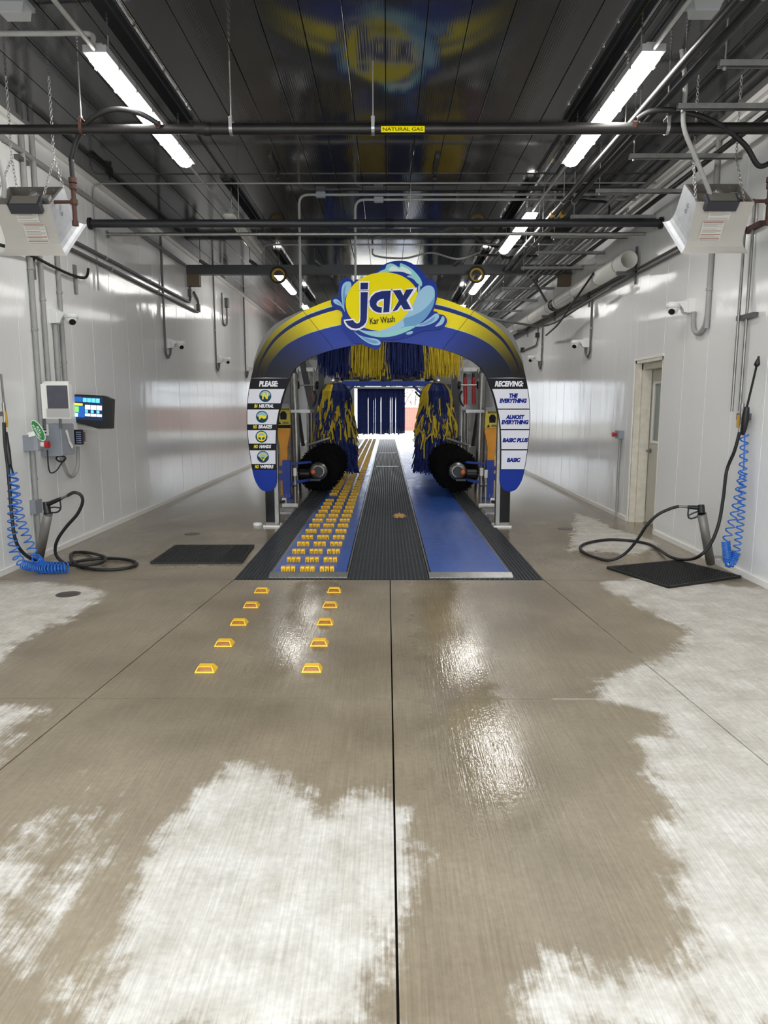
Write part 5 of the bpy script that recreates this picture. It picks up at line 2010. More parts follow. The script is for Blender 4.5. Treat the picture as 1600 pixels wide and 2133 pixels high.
# ---- overhead roller brush
tb = thing('overhead_brush', 'wide overhead roller brush with navy and yellow strips under the arch crown', 'brush', (0.05, 13.4, 2.1))
BYc, BZc = 13.4, 2.66
MB().cyl((-1.35, BYc, BZc), (1.45, BYc, BZc), 0.06, 12).build('shaft', M_steel, tb)
MB().cyl((-1.08, BYc, BZc), (1.18, BYc, BZc), 0.14, 16).build('core_drum', M_black, tb)
secs = ((-1.08, -0.60, 0), (-0.60, 0.0, 1), (0.0, 0.62, 0), (0.62, 1.18, 1))
for x0, x1, c_ in secs:
    S = []
    for i in range(int((x1 - x0) * 1700)):
        x = random.uniform(x0, x1)
        a = random.uniform(-0.6, PI + 0.6)       # around the drum, 0 = towards the camera
        r_ = random.uniform(0.36, 0.52)
        dy, dz = -math.cos(a), math.sin(a)
        reach = r_ * (0.75 + 0.25 * abs(dy))
        y1, z1 = BYc + dy * reach, BZc + dz * reach * 0.55
        drop = random.uniform(0.30, 0.52)
        sx = random.uniform(-0.09, 0.09) + (x - 0.05) * 0.08
        zt = max(BZc - 0.60 + random.uniform(-0.06, 0.10), z1 - drop)
        zt = min(zt, z1 - 0.12)
        S.append(([(x, BYc + dy * 0.13, BZc + dz * 0.13), (x + sx * .4, BYc + dy * reach * 0.7, BZc + dz * reach * 0.6 + 0.04), (x + sx * .8, y1, z1), (x + sx, y1 + dy * 0.05, (z1 + zt) / 2), (x + sx * 1.1, y1 + dy * 0.06, zt)], 0, 1.0))
    ribbons(S, 0.018, 'yellow_strips' if c_ else 'navy_strips', M_yel if c_ else M_navy, tb)
for sg in (-1, 1):
    xx = 0.05 + sg * 1.42
    m = MB().bb(xx - 0.06, xx + 0.06, BYc - 0.07, BYc + 0.07, BZc - 0.1, BZc + 0.1)
    m.build('bearing', M_steel, tb)


# ---- tyre brushes with motors
def tyre_brush(sg, label):
    def X(x):
        return x if sg < 0 else 2 * MXC - x
    cx, cz = X(-1.17), 0.47
    t = thing('tyre_brush', label, 'brush', (cx, 12.2, 0.07))
    MB().cyl((cx, 12.0, cz), (cx, 14.5, cz), 0.05, 12).build('shaft', M_black, t)
    m = MB()
    prof = []
    for k in range(51):
        y = 12.22 + k * 0.042
        prof += [(0.30, y), (0.355, y + 0.012), (0.30, y + 0.03)]
    m.lathe([(0.1, 12.2)] + prof + [(0.1, 14.42)], (cx, 0, cz), (0, 1, 0), 40)
    M_bris = mat('black_bristle', C(9, 9, 10), 0.85, spec=0.15)
    m.build('bristle_drum', M_bris, t)
    S = []
    for i in range(1500):
        a = random.uniform(0, 2 * PI)
        y = random.uniform(12.22, 14.40)
        r1 = random.uniform(0.36, 0.40)
        ca, sa = math.cos(a), math.sin(a)
        S.append(([(cx + 0.28 * ca, y, cz + 0.28 * sa), (cx + 0.34 * ca, y + 0.008, cz + 0.34 * sa), (cx + r1 * math.cos(a + 0.1), y + 0.02, cz + r1 * math.sin(a + 0.1) - 0.01)], 0, 1))
    for i in range(500):
        a = random.uniform(0, 2 * PI)
        r1 = random.uniform(0.2, 0.38)
        ca, sa = math.cos(a), math.sin(a)
        S.append(([(cx + 0.12 * ca, 12.19, cz + 0.12 * sa), (cx + (r1 + .1) / 2 * ca, 12.14 - random.uniform(0, .05), cz + (r1 + .1) / 2 * sa), (cx + r1 * ca, 12.15, cz + r1 * sa)], 0, 1))
    ribbons(S, 0.016, 'bristles', M_bris, t)
    mo = MB().cyl((X(-1.30), 11.88, cz - 0.02), (X(-1.46), 11.88, cz - 0.02), 0.075, 16)
    mo.build('motor', M_black, t)
    m = MB()
    m.lathe([(0.15, 0.0), (0.16, 0.03), (0.15, 0.06), (0.10, 0.08)], (cx, 12.16, cz), (0, -1, 0), 24)
    m.build('end_ring', M_steel, t)
    m = MB().cyl((cx, 12.08, cz), (cx, 11.94, cz), 0.085, 16)
    m.build('gearbox', M_black, t)
    kx = X(-1.245)
    m = MB().lathe([(0.028, 0), (0.045, 0.01), (0.045, 0.03), (0.02, 0.038)], (kx, 11.94, cz - 0.0), (0, -1, 0), 6)
    m.build('orange_knob', mat('orange_plastic', C(232, 112, 48), 0.45), t, label='orange six-sided knob')
    MB().tube([(X(-1.13), 11.98, cz - 0.14), (X(-1.30), 11.98, cz - 0.14)], 0.022, 10).build('guard_bar', M_dcond, t)
    return t


tyre_brush(-1, 'black tyre brush roller with orange motor knob on the left')
tyre_brush(1, 'black tyre brush roller with orange motor knob on the right')


# ---- blue stands that carry the tyre brushes
def blue_stand(sg, label):
    def X(x):
        return x if sg < 0 else 2 * MXC - x
    t = thing('blue_stand', label, 'stand', (X(-1.70), 12.0, 0))

    def bb(m, a, b_, *r):
        m.bb(min(X(a), X(b_)), max(X(a), X(b_)), *r)
        return m
    bb(MB(), -1.765, -1.635, 11.95, 12.08, 0.015, 0.665).build('post', M_blue, t)
    bb(MB(), -1.82, -1.58, 11.9, 12.14, 0.0, 0.018).build('foot_plate', M_blue, t)
    m = MB()
    m.bar((X(-1.64), 12.0, 0.60), (X(-1.28), 12.14, 0.63), 0.05, 0.035)
    m.build('upper_arm', M_blue, t)
    m = MB()
    m.bar((X(-1.64), 12.0, 0.27), (X(-1.30), 12.14, 0.33), 0.05, 0.045)
    m.build('lower_arm', M_blue, t)
    for z, h in ((0.53, 0.07), (0.38, 0.11)):
        bb(MB(), -1.87, -1.765, 11.97, 12.06, z - h / 2, z + h / 2).build('side_bracket', M_blue, t)
    m = MB()
    for z in (0.05, 0.08):
        for dx in (-1.75, -1.70, -1.65):
            m.cyl((X(dx), 11.95, z), (X(dx), 11.94, z), 0.008, 6)
    m.build('bolt', M_steel, t, kind='stuff')
    return t


blue_stand(-1, 'blue steel stand holding the left tyre brush')
blue_stand(1, 'blue steel stand holding the right tyre brush')


# ---- caution posts
M_cauth = mat('caution_yellow', C(196, 178, 60), 0.5)
M_cpost = mat('orange_yellow_post', C(226, 152, 34), 0.5, var=0.1, vscale=8)


def caution_post(sg, label):
    cx = -1.84 + 0.02 if sg < 0 else 1.84
    y = 12.6
    t = thing('caution_post', label, 'post', (cx, y, 0))
    m = MB()
    prof = [(0.065, 0.0), (0.065, 0.86), (0.115, 1.10), (0.12, 1.19)]
    v = []
    for w, z in prof:
        v += [(cx - w, y - 0.06, z), (cx + w, y - 0.06, z), (cx + w, y + 0.06, z), (cx - w, y + 0.06, z)]
    f = []
    for j in range(3):
        for i in range(4):
            f.append((4 * j + i, 4 * j + (i + 1) % 4, 4 * j + 4 + (i + 1) % 4, 4 * j + 4 + i))
    f += [(3, 2, 1, 0), (12, 13, 14, 15)]
    m.add(v, f)
    m.build('stem', M_cpost, t)
    if sg < 0:
        MB().bb(cx - 0.122, cx + 0.122, y - 0.065, y + 0.065, 1.19, 1.245).build('dark_band', M_print_k, t)
    z0 = 1.245 if sg < 0 else 1.19
    h = MB()
    h.prism([(cx - 0.125, y - 0.075, z0), (cx + 0.125, y - 0.075, z0), (cx + 0.11, y - 0.055, z0 + 0.30), (cx - 0.11, y - 0.055, z0 + 0.30)], (0, 0.14, 0))
    h.build('head', M_cauth, t)
    MB().bb(cx - 0.115, cx + 0.115, y - 0.06, y + 0.09, z0 + 0.30, z0 + 0.36).build('cap', M_greybox, t)

    def fp(zz):
        return y - 0.0755 + 0.02 * (zz - z0) / 0.30
    b_ = MB().bb(cx - 0.075, cx + 0.105, fp(z0 + 0.27) - 0.004, fp(z0 + 0.27) - 0.001, z0 + 0.255, z0 + 0.287)
    sign = b_.build('caution_bar', M_print_k, t)
    text_mesh('lettering', 'CAUTION', 0.15, 0.022, face_cam(cx + 0.015, fp(z0 + 0.27) - 0.005, z0 + 0.271), M_cauth, sign, bold=0.01)
    m = MB()
    yq = fp(z0 + 0.16) - 0.004
    m.prism([(cx - 0.045, yq, z0 + 0.09), (cx + 0.06, yq, z0 + 0.09), (cx + 0.068, yq, z0 + 0.19), (cx + 0.035, yq, z0 + 0.235), (cx - 0.02, yq, z0 + 0.235), (cx - 0.053, yq, z0 + 0.19)], (0, 0.003, 0))
    m.build('pictogram', M_print_k, t)
    m = MB()
    yq = fp(z0 + 0.03) - 0.003
    m.prism([(cx - 0.09, yq, z0 + 0.015), (cx - 0.035, yq, z0 + 0.015), (cx - 0.062, yq, z0 + 0.065)], (0, 0.002, 0))
    for k in range(2):
        m.bb(cx - 0.01, cx + 0.10, yq, yq + 0.002, z0 + 0.022 + k * 0.022, z0 + 0.032 + k * 0.022)
    m.build('warning_print', M_print_k, t, kind='stuff')


caution_post(-1, 'orange post with yellow caution head behind the left arch leg')
caution_post(1, 'orange post with yellow caution head behind the right arch leg')


# ---- stainless columns, arms and cylinders of the side machines
def side_frame(sg, label):
    def X(x):
        return x if sg < 0 else 2 * MXC - x
    t = thing('brush_machine', label, 'frame', (X(-1.6), 13.3, 0))
    c_ = MB().cyl((X(-1.62), 12.9, 0.0), (X(-1.66), 12.9, 2.12), 0.062, 16)
    col = c_.build('column', M_steel, t)
    MB().cyl((X(-1.66), 12.9, 2.06), (X(-1.66), 12.9, 2.15), 0.075, 16).build('collar', M_steel, col)
    MB().cyl((X(-1.645), 12.9, 1.42), (X(-1.645), 12.9, 1.50), 0.074, 16).build('collar', M_steel, col)
    for dx in (0, 0.075):
        MB().cyl((X(-1.60 - dx), 15.2, 0.0), (X(-1.60 - dx), 15.2, 1.45), 0.034, 12).build('slim_post', M_steel, t)
    MB().bb(min(X(-1.52), X(-1.40)), max(X(-1.52), X(-1.40)), 16.0, 16.12, 0, 3.0).build('square_post', M_beam, t)
    MB().bb(min(X(-1.75), X(-1.12)), max(X(-1.75), X(-1.12)), 14.0, 14.14, 2.30, 2.46).build('cross_beam', M_steel, t)
    MB().bb(min(X(-1.24), X(-1.10)), max(X(-1.24), X(-1.10)), 14.0, 14.14, 2.46, 2.95).build('hanger_post', M_beam, t)
    # tray
    MB().bb(min(X(-1.92), X(-1.36)), max(X(-1.92), X(-1.36)), 12.70, 13.45, 1.455, 1.505).build('tray', M_galv, t)
    if sg > 0:
        for dx in (1.40, 1.56):
            m = MB().cyl((X(-dx) - 0.0, 13.35, 2.10), (X(-dx) + 0.02, 13.35, 1.60), 0.036, 14)
            cy_ = m.build('red_cylinder', M_red, t)
            MB().cyl((X(-dx), 13.35, 2.10), (X(-dx), 13.35, 2.17), 0.028, 10).build('cylinder_cap', M_black, cy_)
        MB().bb(min(X(-1.44), X(-1.52)), max(X(-1.44), X(-1.52)), 13.38, 13.41, 1.58, 2.15).build('centre_plate', M_greybox, t)
    else:
        m = MB()
        m.bar((X(-1.60), 13.3, 2.60), (X(-1.40), 13.3, 1.58), 0.10, 0.14, up=(0, 1, 0))
        m.build('black_arm', mat('black_painted_arm', C(30, 30, 32), 0.4), t)
        m = MB()
        m.bar((X(-1.52), 13.32, 2.35), (X(-1.345), 13.32, 1.60), 0.02, 0.10, up=(0, 1, 0))
        m.build('red_side', M_red, t)
    m = MB()
    m.cyl((X(-1.30), 13.2, 1.95), (X(-1.70), 13.2, 1.95), 0.018, 10)
    m.build('axle', M_galv, t)
    for dx in (1.31, 1.66):
        MB().lathe([(0.03, 0), (0.07, 0.01), (0.075, 0.05), (0.03, 0.06)], (X(-dx), 13.2, 1.95), (1 if sg < 0 else -1, 0, 0), 14).build('axle_knob', M_black, t)
    MB().bb(min(X(-1.66), X(-1.30)), max(X(-1.66), X(-1.30)), 13.25, 13.42, 2.20, 2.27).build('top_bracket', M_galv, t)
    m = MB()
    m.cyl((X(-1.34), 13.2, 2.25), (X(-1.34), 13.2, 1.85), 0.012, 8)
    m.build('hanger_link', M_galv, t)
    m = MB()
    m.cyl((X(-1.63), 13.2, 2.25), (X(-1.63), 13.2, 1.85), 0.012, 8)
    m.build('hanger_link', M_galv, t)
    MB().tube(catmull([(X(-1.34), 13.25, 1.85), (X(-1.30), 13.25, 1.75), (X(-1.33), 13.25, 1.62), (X(-1.38), 13.25, 1.57)], 6), 0.018, 8).build('air_hose', M_rubber, t)
    m = MB().cyl((X(-1.60), 14.50, 0.78), (X(-1.16), 14.50, 0.92), 0.03, 10)
    m.build('swing_arm', M_steel, t)
    for dx in (1.45, 1.20):
        MB().cyl((X(-dx), 14.50, 0.62), (X(-dx), 14.50, 0.98), 0.018, 8).build('guide_pin', M_dcond, t)
    m = MB()
    m.bar((X(-1.60), 12.95, 1.45), (X(-1.53), 13.0, 0.85), 0.05, 0.05)
    m.build('diagonal_brace', M_black, t)
    return t


side_frame(-1, 'stainless machine frame with black arm behind the left arch leg')
side_frame(1, 'stainless machine frame with red cylinders behind the right arch leg')
tt = thing('brush_portal', 'grey portal frame carrying the overhead brush', 'frame', (0, 13.9, 2.9))
for x in (-1.80, 1.84):
    MB().bb(x - 0.06, x + 0.06, 13.82, 13.94, 0, 3.02).build('portal_post', M_beam, tt)
MB().bb(-1.86, 1.90, 13.82, 13.94, 2.92, 3.04).build('portal_beam', M_beam, tt)
for sg in (-1, 1):
    xx = 0.05 + sg * 1.42
    MB().bb(xx - 0.04, xx + 0.04, 13.475, 13.9, 2.60, 2.92).build('bearing_arm', M_beam, tt)


# ---- nozzle risers and floor fittings by the arch
def risers(sg, label):
    def X(x):
        return x if sg < 0 else 2 * MXC - x
    t = thing('nozzle_riser', label, 'pipe', (X(-1.42), 11.0, 0))
    for k, dx in enumerate((1.43, 1.50)[:1 if sg < 0 else 2]):
        r_ = MB().cyl((X(-dx), 11.0, 0.02), (X(-dx), 11.0, 0.52 - 0.03 * k), 0.014, 10)
        p = r_.build('riser_pipe', M_galv, t)
        MB().cyl((X(-dx), 11.0, 0.50 - 0.03 * k), (X(-dx), 11.0, 0.62 - 0.03 * k), 0.028, 12).build('white_cap', M_trim, p)
        MB().lathe([(0.018, 0), (0.03, 0.02), (0.03, 0.05), (0.018, 0.07)], (X(-dx), 11.0, 0.33), n=10).build('union', M_steel, p)
    MB().cyl((X(-1.62), 10.9, 0.045), (X(-1.38), 10.9, 0.045), 0.035, 12).build('floor_manifold', M_white, t)
    MB().cyl((X(-1.60), 10.75, 0.14), (X(-1.54), 10.75, 0.14), 0.045, 12).build('white_fitting', M_trim, t)
    MB().tube(catmull([(X(-1.62), 9.6, 0.75), (X(-1.63), 9.9, 0.45), (X(-1.60), 10.3, 0.2), (X(-1.56), 10.75, 0.13)], 6), 0.022, 8).build('feed_hose', M_rubber, t)
    MB().bb(min(X(-1.64), X(-1.42)), max(X(-1.64), X(-1.42)), 10.4, 11.2, 0.0, 0.012).build('floor_plate', M_galv, t)
    return t


risers(-1, 'white-capped water riser with floor fittings behind the left arch leg')
risers(1, 'pair of white-capped water risers with floor fittings behind the right arch leg')
MB().lathe([(0.06, 0), (0.065, 0.02), (0.055, 0.035), (0.0, 0.04)], (-1.72, 9.32, 0.0), n=18).build('cleanout_plug', M_trim, label='small round white cap on the floor beside the left arch base', cat='cap')

# ---- blue gantry with the hanging cloth curtain
gt = thing('blue_gantry', 'blue steel gantry spanning the belts behind the brushes', 'frame', (0.02, 20, 0))
for x in (-1.55, 1.32):
    MB().bb(x - 0.06, x + 0.06, 19.94, 20.06, 0, 2.25).build('gantry_post', M_blue, gt)
MB().bb(-1.60, 1.38, 19.93, 20.07, 2.12, 2.25).build('gantry_beam', M_blue, gt)
for x0, x1 in ((-1.30, -0.92), (1.10, 0.72)):
    m = MB()
    m.bar((x0, 20, 1.78), (x1, 20, 2.13), 0.07, 0.06, up=(0, 1, 0))
    m.build('brace', M_blue, gt)
ct = thing('cloth_curtain', 'hanging curtain of long navy cloth strips over the belts', 'curtain', (-0.15, 20.3, 0.75))
m = MB().bb(-0.92, 1.2, 20.25, 20.36, 2.06, 2.12)
m.build('curtain_rail', M_galv, ct)
for x in (-0.85, 0.1, 1.1):
    MB().bb(x - 0.02, x + 0.02, 20.07, 20.27, 2.115, 2.135).build('rail_bracket', M_galv, ct)
x = -0.84
k = 0
R = random.Random(11)
gaps = {5: 0.010, 8: 0.003, 9: 0.004, 12: 0.012, 17: 0.006, 18: 0.007, 20: 0.008}
while x < 0.48:
    w = 0.052
    w2 = w - gaps.get(k, 0.0)
    m = MB()
    zb = 0.78 + R.uniform(-0.02, 0.03)
    yy_ = 20.3 + R.uniform(-0.012, 0.012)
    v = []
    for z, f in ((2.07, 1.0), (1.85, 1.0), (1.7, w2 / w), (1.2, w2 / w * 1.0), (zb, w2 / w * 0.97)):
        dy = R.uniform(-0.008, 0.008)
        v += [(x, yy_ + dy, z), (x + w * f + 0.001, yy_ + dy + 0.012, z), (x + w * f + 0.001, yy_ + dy + 0.020, z), (x, yy_ + dy + 0.008, z)]
    f = []
    for j in range(4):
        for i in range(4):
            f.append((4 * j + i, 4 * j + 4 + i, 4 * j + 4 + (i + 1) % 4, 4 * j + (i + 1) % 4))
    f += [(0, 1, 2, 3), (19, 18, 17, 16)]
    m.add(v, f)
    m.build('cloth_strip', M_navy, ct)
    x += w
    k += 1
# drying blowers over the belts near the exit
for k, (x, lb) in enumerate(((-0.75, 'grey drying blower over the belts, left of three'), (0.05, 'grey drying blower over the belts, middle of three'), (0.85, 'grey drying blower over the belts, right of three'))):
    t = thing('drying_blower', lb, 'blower', (x, 27, 2.35), group='drying blowers near the exit')
    MB().lathe([(0.16, 0), (0.34, 0.02), (0.34, 0.26), (0.16, 0.28)], (x, 26.9, 2.82), (0, 1, 0), 24).build('volute', M_greybox, t)
    MB().lathe([(0.15, 0), (0.17, 0.02), (0.17, 0.1)], (x, 26.82, 2.82), (0, 1, 0), 20).build('inlet_ring', M_black, t)
    MB().prism([(x - 0.30, 26.95, 2.70), (x - 0.05, 26.95, 2.60), (x - 0.08, 26.95, 2.30), (x - 0.26, 26.95, 2.30)], (0, 0.22, 0)).build('nozzle', M_black, t)
bf = thing('exit_block_portal', 'dark portal behind the drying blowers, added to block the bright exit', 'frame', (0, 27.4, 0))
MB().bb(-1.75, 1.75, 27.18, 27.36, 2.55, 3.3).build('exit_block_panel', M_beam, bf)  # portal and panel added to block the bright exit behind the blowers
for x in (-1.69, 1.69):
    MB().bb(x - 0.06, x + 0.06, 27.18, 27.36, 0, 2.6).build('portal_post', M_beam, bf)
for x0, x1, lb in ((-3.05, -1.80, 'tall grey box left of the exit, added to keep its glow off the walls'), (1.80, 2.85, 'tall grey box right of the exit, added to keep its glow off the walls')):  # made-up cabinets, blocking the exit's red reflection on the glossy side walls
    t = thing('glow_blocker', lb, 'cabinet', ((x0 + x1) / 2, 28.5, 0))
    MB().bb(x0, x1, 27.6, 29.6, 0.05, 2.5).build('cabinet_body', M_white, t)
    MB().bb(x0 + 0.06, x1 - 0.06, 27.585, 27.6, 0.15, 2.4).build('cabinet_door', M_greybox, t)
    MB().bb(x0 + 0.1, x1 - 0.1, 27.65, 29.5, 0.0, 0.05).build('plinth', M_black, t)
# further equipment towards the exit
for x0, x1, y, lb in ((1.28, 1.45, 24.0, 'navy equipment column seen right of the curtain'), (-1.75, -1.58, 24.0, 'navy equipment column seen left of the curtain')):
    t = thing('equipment_column', lb, 'column', ((x0 + x1) / 2, y, 0))
    MB().bb(x0, x1, y, y + 0.15, 0, 2.5).build('post', M_navy, t)
    MB().bb(x0 - 0.14, x0 - 0.02, y + 0.2, y + 0.3, 0, 2.5).build('side_post', M_galv, t)
    m = MB().bar((x0 - 0.05, y, 1.75), (x0 - 0.35 if x0 > 0 else x1 + 0.35, y, 2.05), 0.06, 0.1, up=(0, 1, 0))
    m.build('black_arm', M_black, t)
for x0, lb in ((1.4, 'low dark trough beside the belt near the exit'),):
    MB().bb(x0, x0 + 0.5, 25.5, 27.2, 0, 0.22).build('floor_trough', M_beam, label=lb, cat='trough')
for k, y in enumerate((18.5, 23.8)):
    MB().bb(-0.28, 0.31, y, y + 0.10, 0.001, 0.016).build('cover_strip', M_galv, label=('nearer' if k == 0 else 'farther') + ' bright metal strip across the middle grating', cat='strip')

# ================================================================== pay station on the left wall
cv = thing('covered_terminal', 'terminal under a white and clear plastic cover on the left wall', 'terminal', (-3.43, 7.4, 1.42))
a, b_ = at(84, 800, Y=7.32), at(147, 872, Y=7.32)
MB().bb(a.x, b_.x, 7.32, 7.39, b_.z, a.z).build('cover_box', M_trim, cv)
c_, d_ = at(97, 803, Y=7.318), at(143, 851, Y=7.318)
MB().bb(c_.x, d_.x, 7.312, 7.319, d_.z, c_.z).build('dark_screen', mat('dull_dark_screen', C(66, 66, 74), 0.25, var=0.1, vscale=12), cv)
m = MB().prism([(a.x + 0.01, 7.32, a.z), (b_.x - 0.005, 7.32, a.z), (b_.x - 0.02, 7.36, a.z + 0.03), (a.x + 0.03, 7.36, a.z + 0.03)], (0, 0.03, 0))
m.build('gathered_top', M_white, cv)
c2, d2 = at(97, 851, Y=7.318), at(146, 870, Y=7.318)
MB().bb(c2.x, d2.x, 7.312, 7.319, d2.z, c2.z).build('clear_flap', mat('clear_vinyl', C(176, 174, 170), 0.2), cv)
m = MB()
for x in (95, 128):
    p = at(x, 872, Y=7.4)
    m.cyl((p.x, 7.37, p.z - 0.1), (p.x, 7.37, p.z + 0.01), 0.014, 8)
m.build('mount_stub', M_dcond, cv)

ts = thing('touch_screen', 'lit touch screen under a black hood on the left wall', 'screen', (-3.45, 8.3, 1.3))
SY = 8.30
q = [at(x, y, Y=SY) for x, y in ((149, 821), (215, 824), (233, 832), (231, 893), (205, 893), (148, 877))]
MB().prism(q, (0, 0.10, 0)).build('hood', mat('black_vinyl', C(34, 34, 36), 0.4), ts)


def scr(x0, y0, x1, y1, m_, d, name, par):
    """upright rectangle on the screen plane, following its slight lean"""
    qq = [at(x, y + (x - 150) * 0.06, Y=SY - d) for x, y in ((x0, y0), (x1, y0), (x1, y1), (x0, y1))]
    return MB().prism(qq, (0, 0.002, 0)).build(name, m_, par)


def glow(name, col, e):
    return mat(name, col, 0.4, emit=e)


sc = scr(151, 824, 214, 873, glow('screen_navy', C(20, 40, 70), 0.6), 0.004, 'display', ts)
G_blue, G_cy, G_w, G_yl, G_gr = glow('screen_blue', C(26, 78, 150), 1.2), glow('screen_cyan', C(96, 190, 236), 1.0), glow('screen_white', C(240, 244, 246), 1.0), glow('screen_yellow', C(240, 220, 60), 1.0), glow('screen_green', C(110, 190, 80), 1.3)
scr(152.5, 826, 171, 836, G_blue, 0.006, 'tile', sc)
for x in (172.5, 181.5, 190.5, 199.5):
    scr(x, 827, x + 8, 836, G_cy, 0.006, 'tile', sc)
scr(152, 839, 172, 844, G_yl, 0.006, 'tile', sc)
scr(152.5, 845, 176, 868, G_blue, 0.006, 'tile', sc)
scr(153, 846, 164, 858, G_gr, 0.008, 'tile', sc)
scr(152.5, 860, 162, 867, G_w, 0.008, 'tile', sc)
for x in (177, 189, 201):
    scr(x, 841.5, x + 11, 851, G_w, 0.006, 'tile', sc)
    scr(x, 852, x + 6, 858, G_cy, 0.006, 'tile', sc)
    scr(x, 859.5, x + 11, 865, G_w, 0.006, 'tile', sc)
q = [at(x, y, Y=SY + 0.02) for x, y in ((150, 880), (196, 893), (232, 894), (232, 896), (150, 896))]
MB().prism(q, (0, 0.004, 0)).build('clear_skirt', mat('clear_vinyl', C(176, 174, 170), 0.2), ts)
MB().bb(XL, XL + 0.16, SY + 0.10, SY + 0.16, 1.42, 1.58).build('wall_arm', M_dcond, ts)

jb = thing('control_cabinet', 'grey control cabinet on the left wall with a paper strip taped to it', 'cabinet', (XL, 7.55, 1.05))
MB().bb(XL, -3.40, 7.40, 7.72, 1.055, 1.385).build('cabinet_body', M_greybox, jb)
MB().bb(-3.40, -3.385, 7.41, 7.71, 1.06, 1.38).build('cabinet_door', mat('grey_enclosure_light', C(150, 154, 160), 0.45), jb)
m = MB()
pp = [(-3.383, 7.52, 1.32), (-3.375, 7.54, 1.26), (-3.38, 7.57, 1.20), (-3.37, 7.62, 1.13)]
for a_, b2 in zip(pp[:-1], pp[1:]):
    m.bar(a_, b2, 0.045, 0.002, up=(1, 0, 0))
m.build('paper_strip', M_trim, jb)
MB().bb(-3.60, -3.51, 7.39, 7.40, 1.27, 1.385).build('white_remote', M_trim, jb)
m = MB()
for k in range(3):
    m.bb(-3.58, -3.53, 7.386, 7.39, 1.29 + k * 0.032, 1.305 + k * 0.032)
m.build('remote_button', M_black, jb, kind='stuff')
kp = thing('keypad', 'black keypad with pale keys behind the grey cabinet', 'keypad', (-3.5, 7.95, 1.1))
a, b_ = at(151.5, 895, Y=7.95), at(171, 926, Y=7.95)
MB().bb(a.x, b_.x, 7.95, 8.0, b_.z, a.z).build('keypad_body', M_black, kp)
for i in range(4):
    for j in range(6):
        x = a.x + 0.034 + i * 0.0145
        z = a.z - 0.022 - j * 0.0235
        MB().bb(x, x + 0.010, 7.946, 7.951, z - 0.012, z).build('key', mat('pale_key', C(150, 156, 186), 0.5), kp)
MB().bb(XL, b_.x, 8.0, 8.05, b_.z + 0.03, a.z - 0.03).build('keypad_bracket', M_dcond, kp)
MB().tube(catmull([(-3.50, 7.62, 1.06), (-3.50, 7.66, 0.95), (-3.50, 7.75, 0.83), (-3.50, 7.88, 0.80), (-3.49, 7.99, 0.9), (-3.49, 8.02, 1.12)], 8), 0.02, 10).build('flex_conduit', M_cond, label='grey flexible conduit looped under the control cabinet', cat='conduit')
MB().tube(catmull([(-3.53, 7.38, 1.12), (-3.53, 7.38, 0.95), (-3.52, 7.40, 0.88), (-3.47, 7.42, 0.90), (-3.42, 7.45, 0.98), (-3.40, 7.5, 1.03)], 8), 0.007, 6).build('power_cord', M_rubber, label='thin black cord drooping under the control cabinet', cat='cord')
pts = [(-3.44 + 0.05 * math.cos(2 * PI * i / 16), 7.48 + 0.01 * math.sin(4 * PI * i / 16), 1.02 + 0.03 * math.sin(2 * PI * i / 16)) for i in range(16)]
MB().tube(pts, 0.009, 6, closed=True).build('cord_bundle', M_rubber, label='small bundle of black cord under the control cabinet', cat='cord')

es = thing('stop_button_box', 'grey box with red stop button left of the control cabinet', 'button', (XL, 7.12, 1.12))
MB().bb(XL, -3.47, 7.05, 7.20, 1.13, 1.285).build('box', M_greybox, es)
MB().bb(-3.50, -3.46, 7.045, 7.205, 1.135, 1.28).build('box_lid', mat('grey_enclosure_light', C(150, 154, 160), 0.45), es)
m = MB().cyl((-3.46, 7.12, 1.19), (-3.42, 7.12, 1.19), 0.025, 12)
m.build('button_stem', M_trim, es)
m = MB().cyl((-3.42, 7.12, 1.19), (-3.385, 7.12, 1.19), 0.036, 16)
m.build('red_button', M_red, es)

pf = thing('paddle_sign', 'green oval sign reading pull forward resting on the stop button box', 'sign', (-3.48, 7.0, 1.285))
c_ = at(79.5, 897, Y=7.0)
rot = math.radians(-62)
n = 32
oval = lambda ra, rb: [Vector((c_.x + (ra * math.cos(t) * math.cos(rot) - rb * math.sin(t) * math.sin(rot)), 0, c_.z + (ra * math.cos(t) * math.sin(rot) + rb * math.sin(t) * math.cos(rot)))) for t in [2 * PI * i / n for i in range(n)]]
MB().prism([p + Vector((0, 7.0, 0)) for p in oval(0.112, 0.047)], (0, 0.006, 0)).build('sign_rim', M_trim, pf)
gn = MB().prism([p + Vector((0, 6.998, 0)) for p in oval(0.105, 0.041)], (0, 0.003, 0)).build('sign_face', mat('sign_green', C(40, 128, 58), 0.45), pf)
for txt, off, w in (('PULL', 0.013, 0.075), ('FORWARD', -0.017, 0.14)):
    M = face_cam(c_.x, 6.996, c_.z, rot) @ Matrix.Translation((0, off, 0))
    text_mesh('lettering', txt, w, 0.022, M, M_lettw, gn, bold=0.01)
h0, h1 = at(72, 903, Y=7.004), at(59, 906, Y=7.004)
m = MB().bar((h0.x, 7.004, h0.z), (h1.x, 7.004, h1.z), 0.005, 0.045, up=(0.2, 0, 1))
m.build('handle', M_trim, pf)


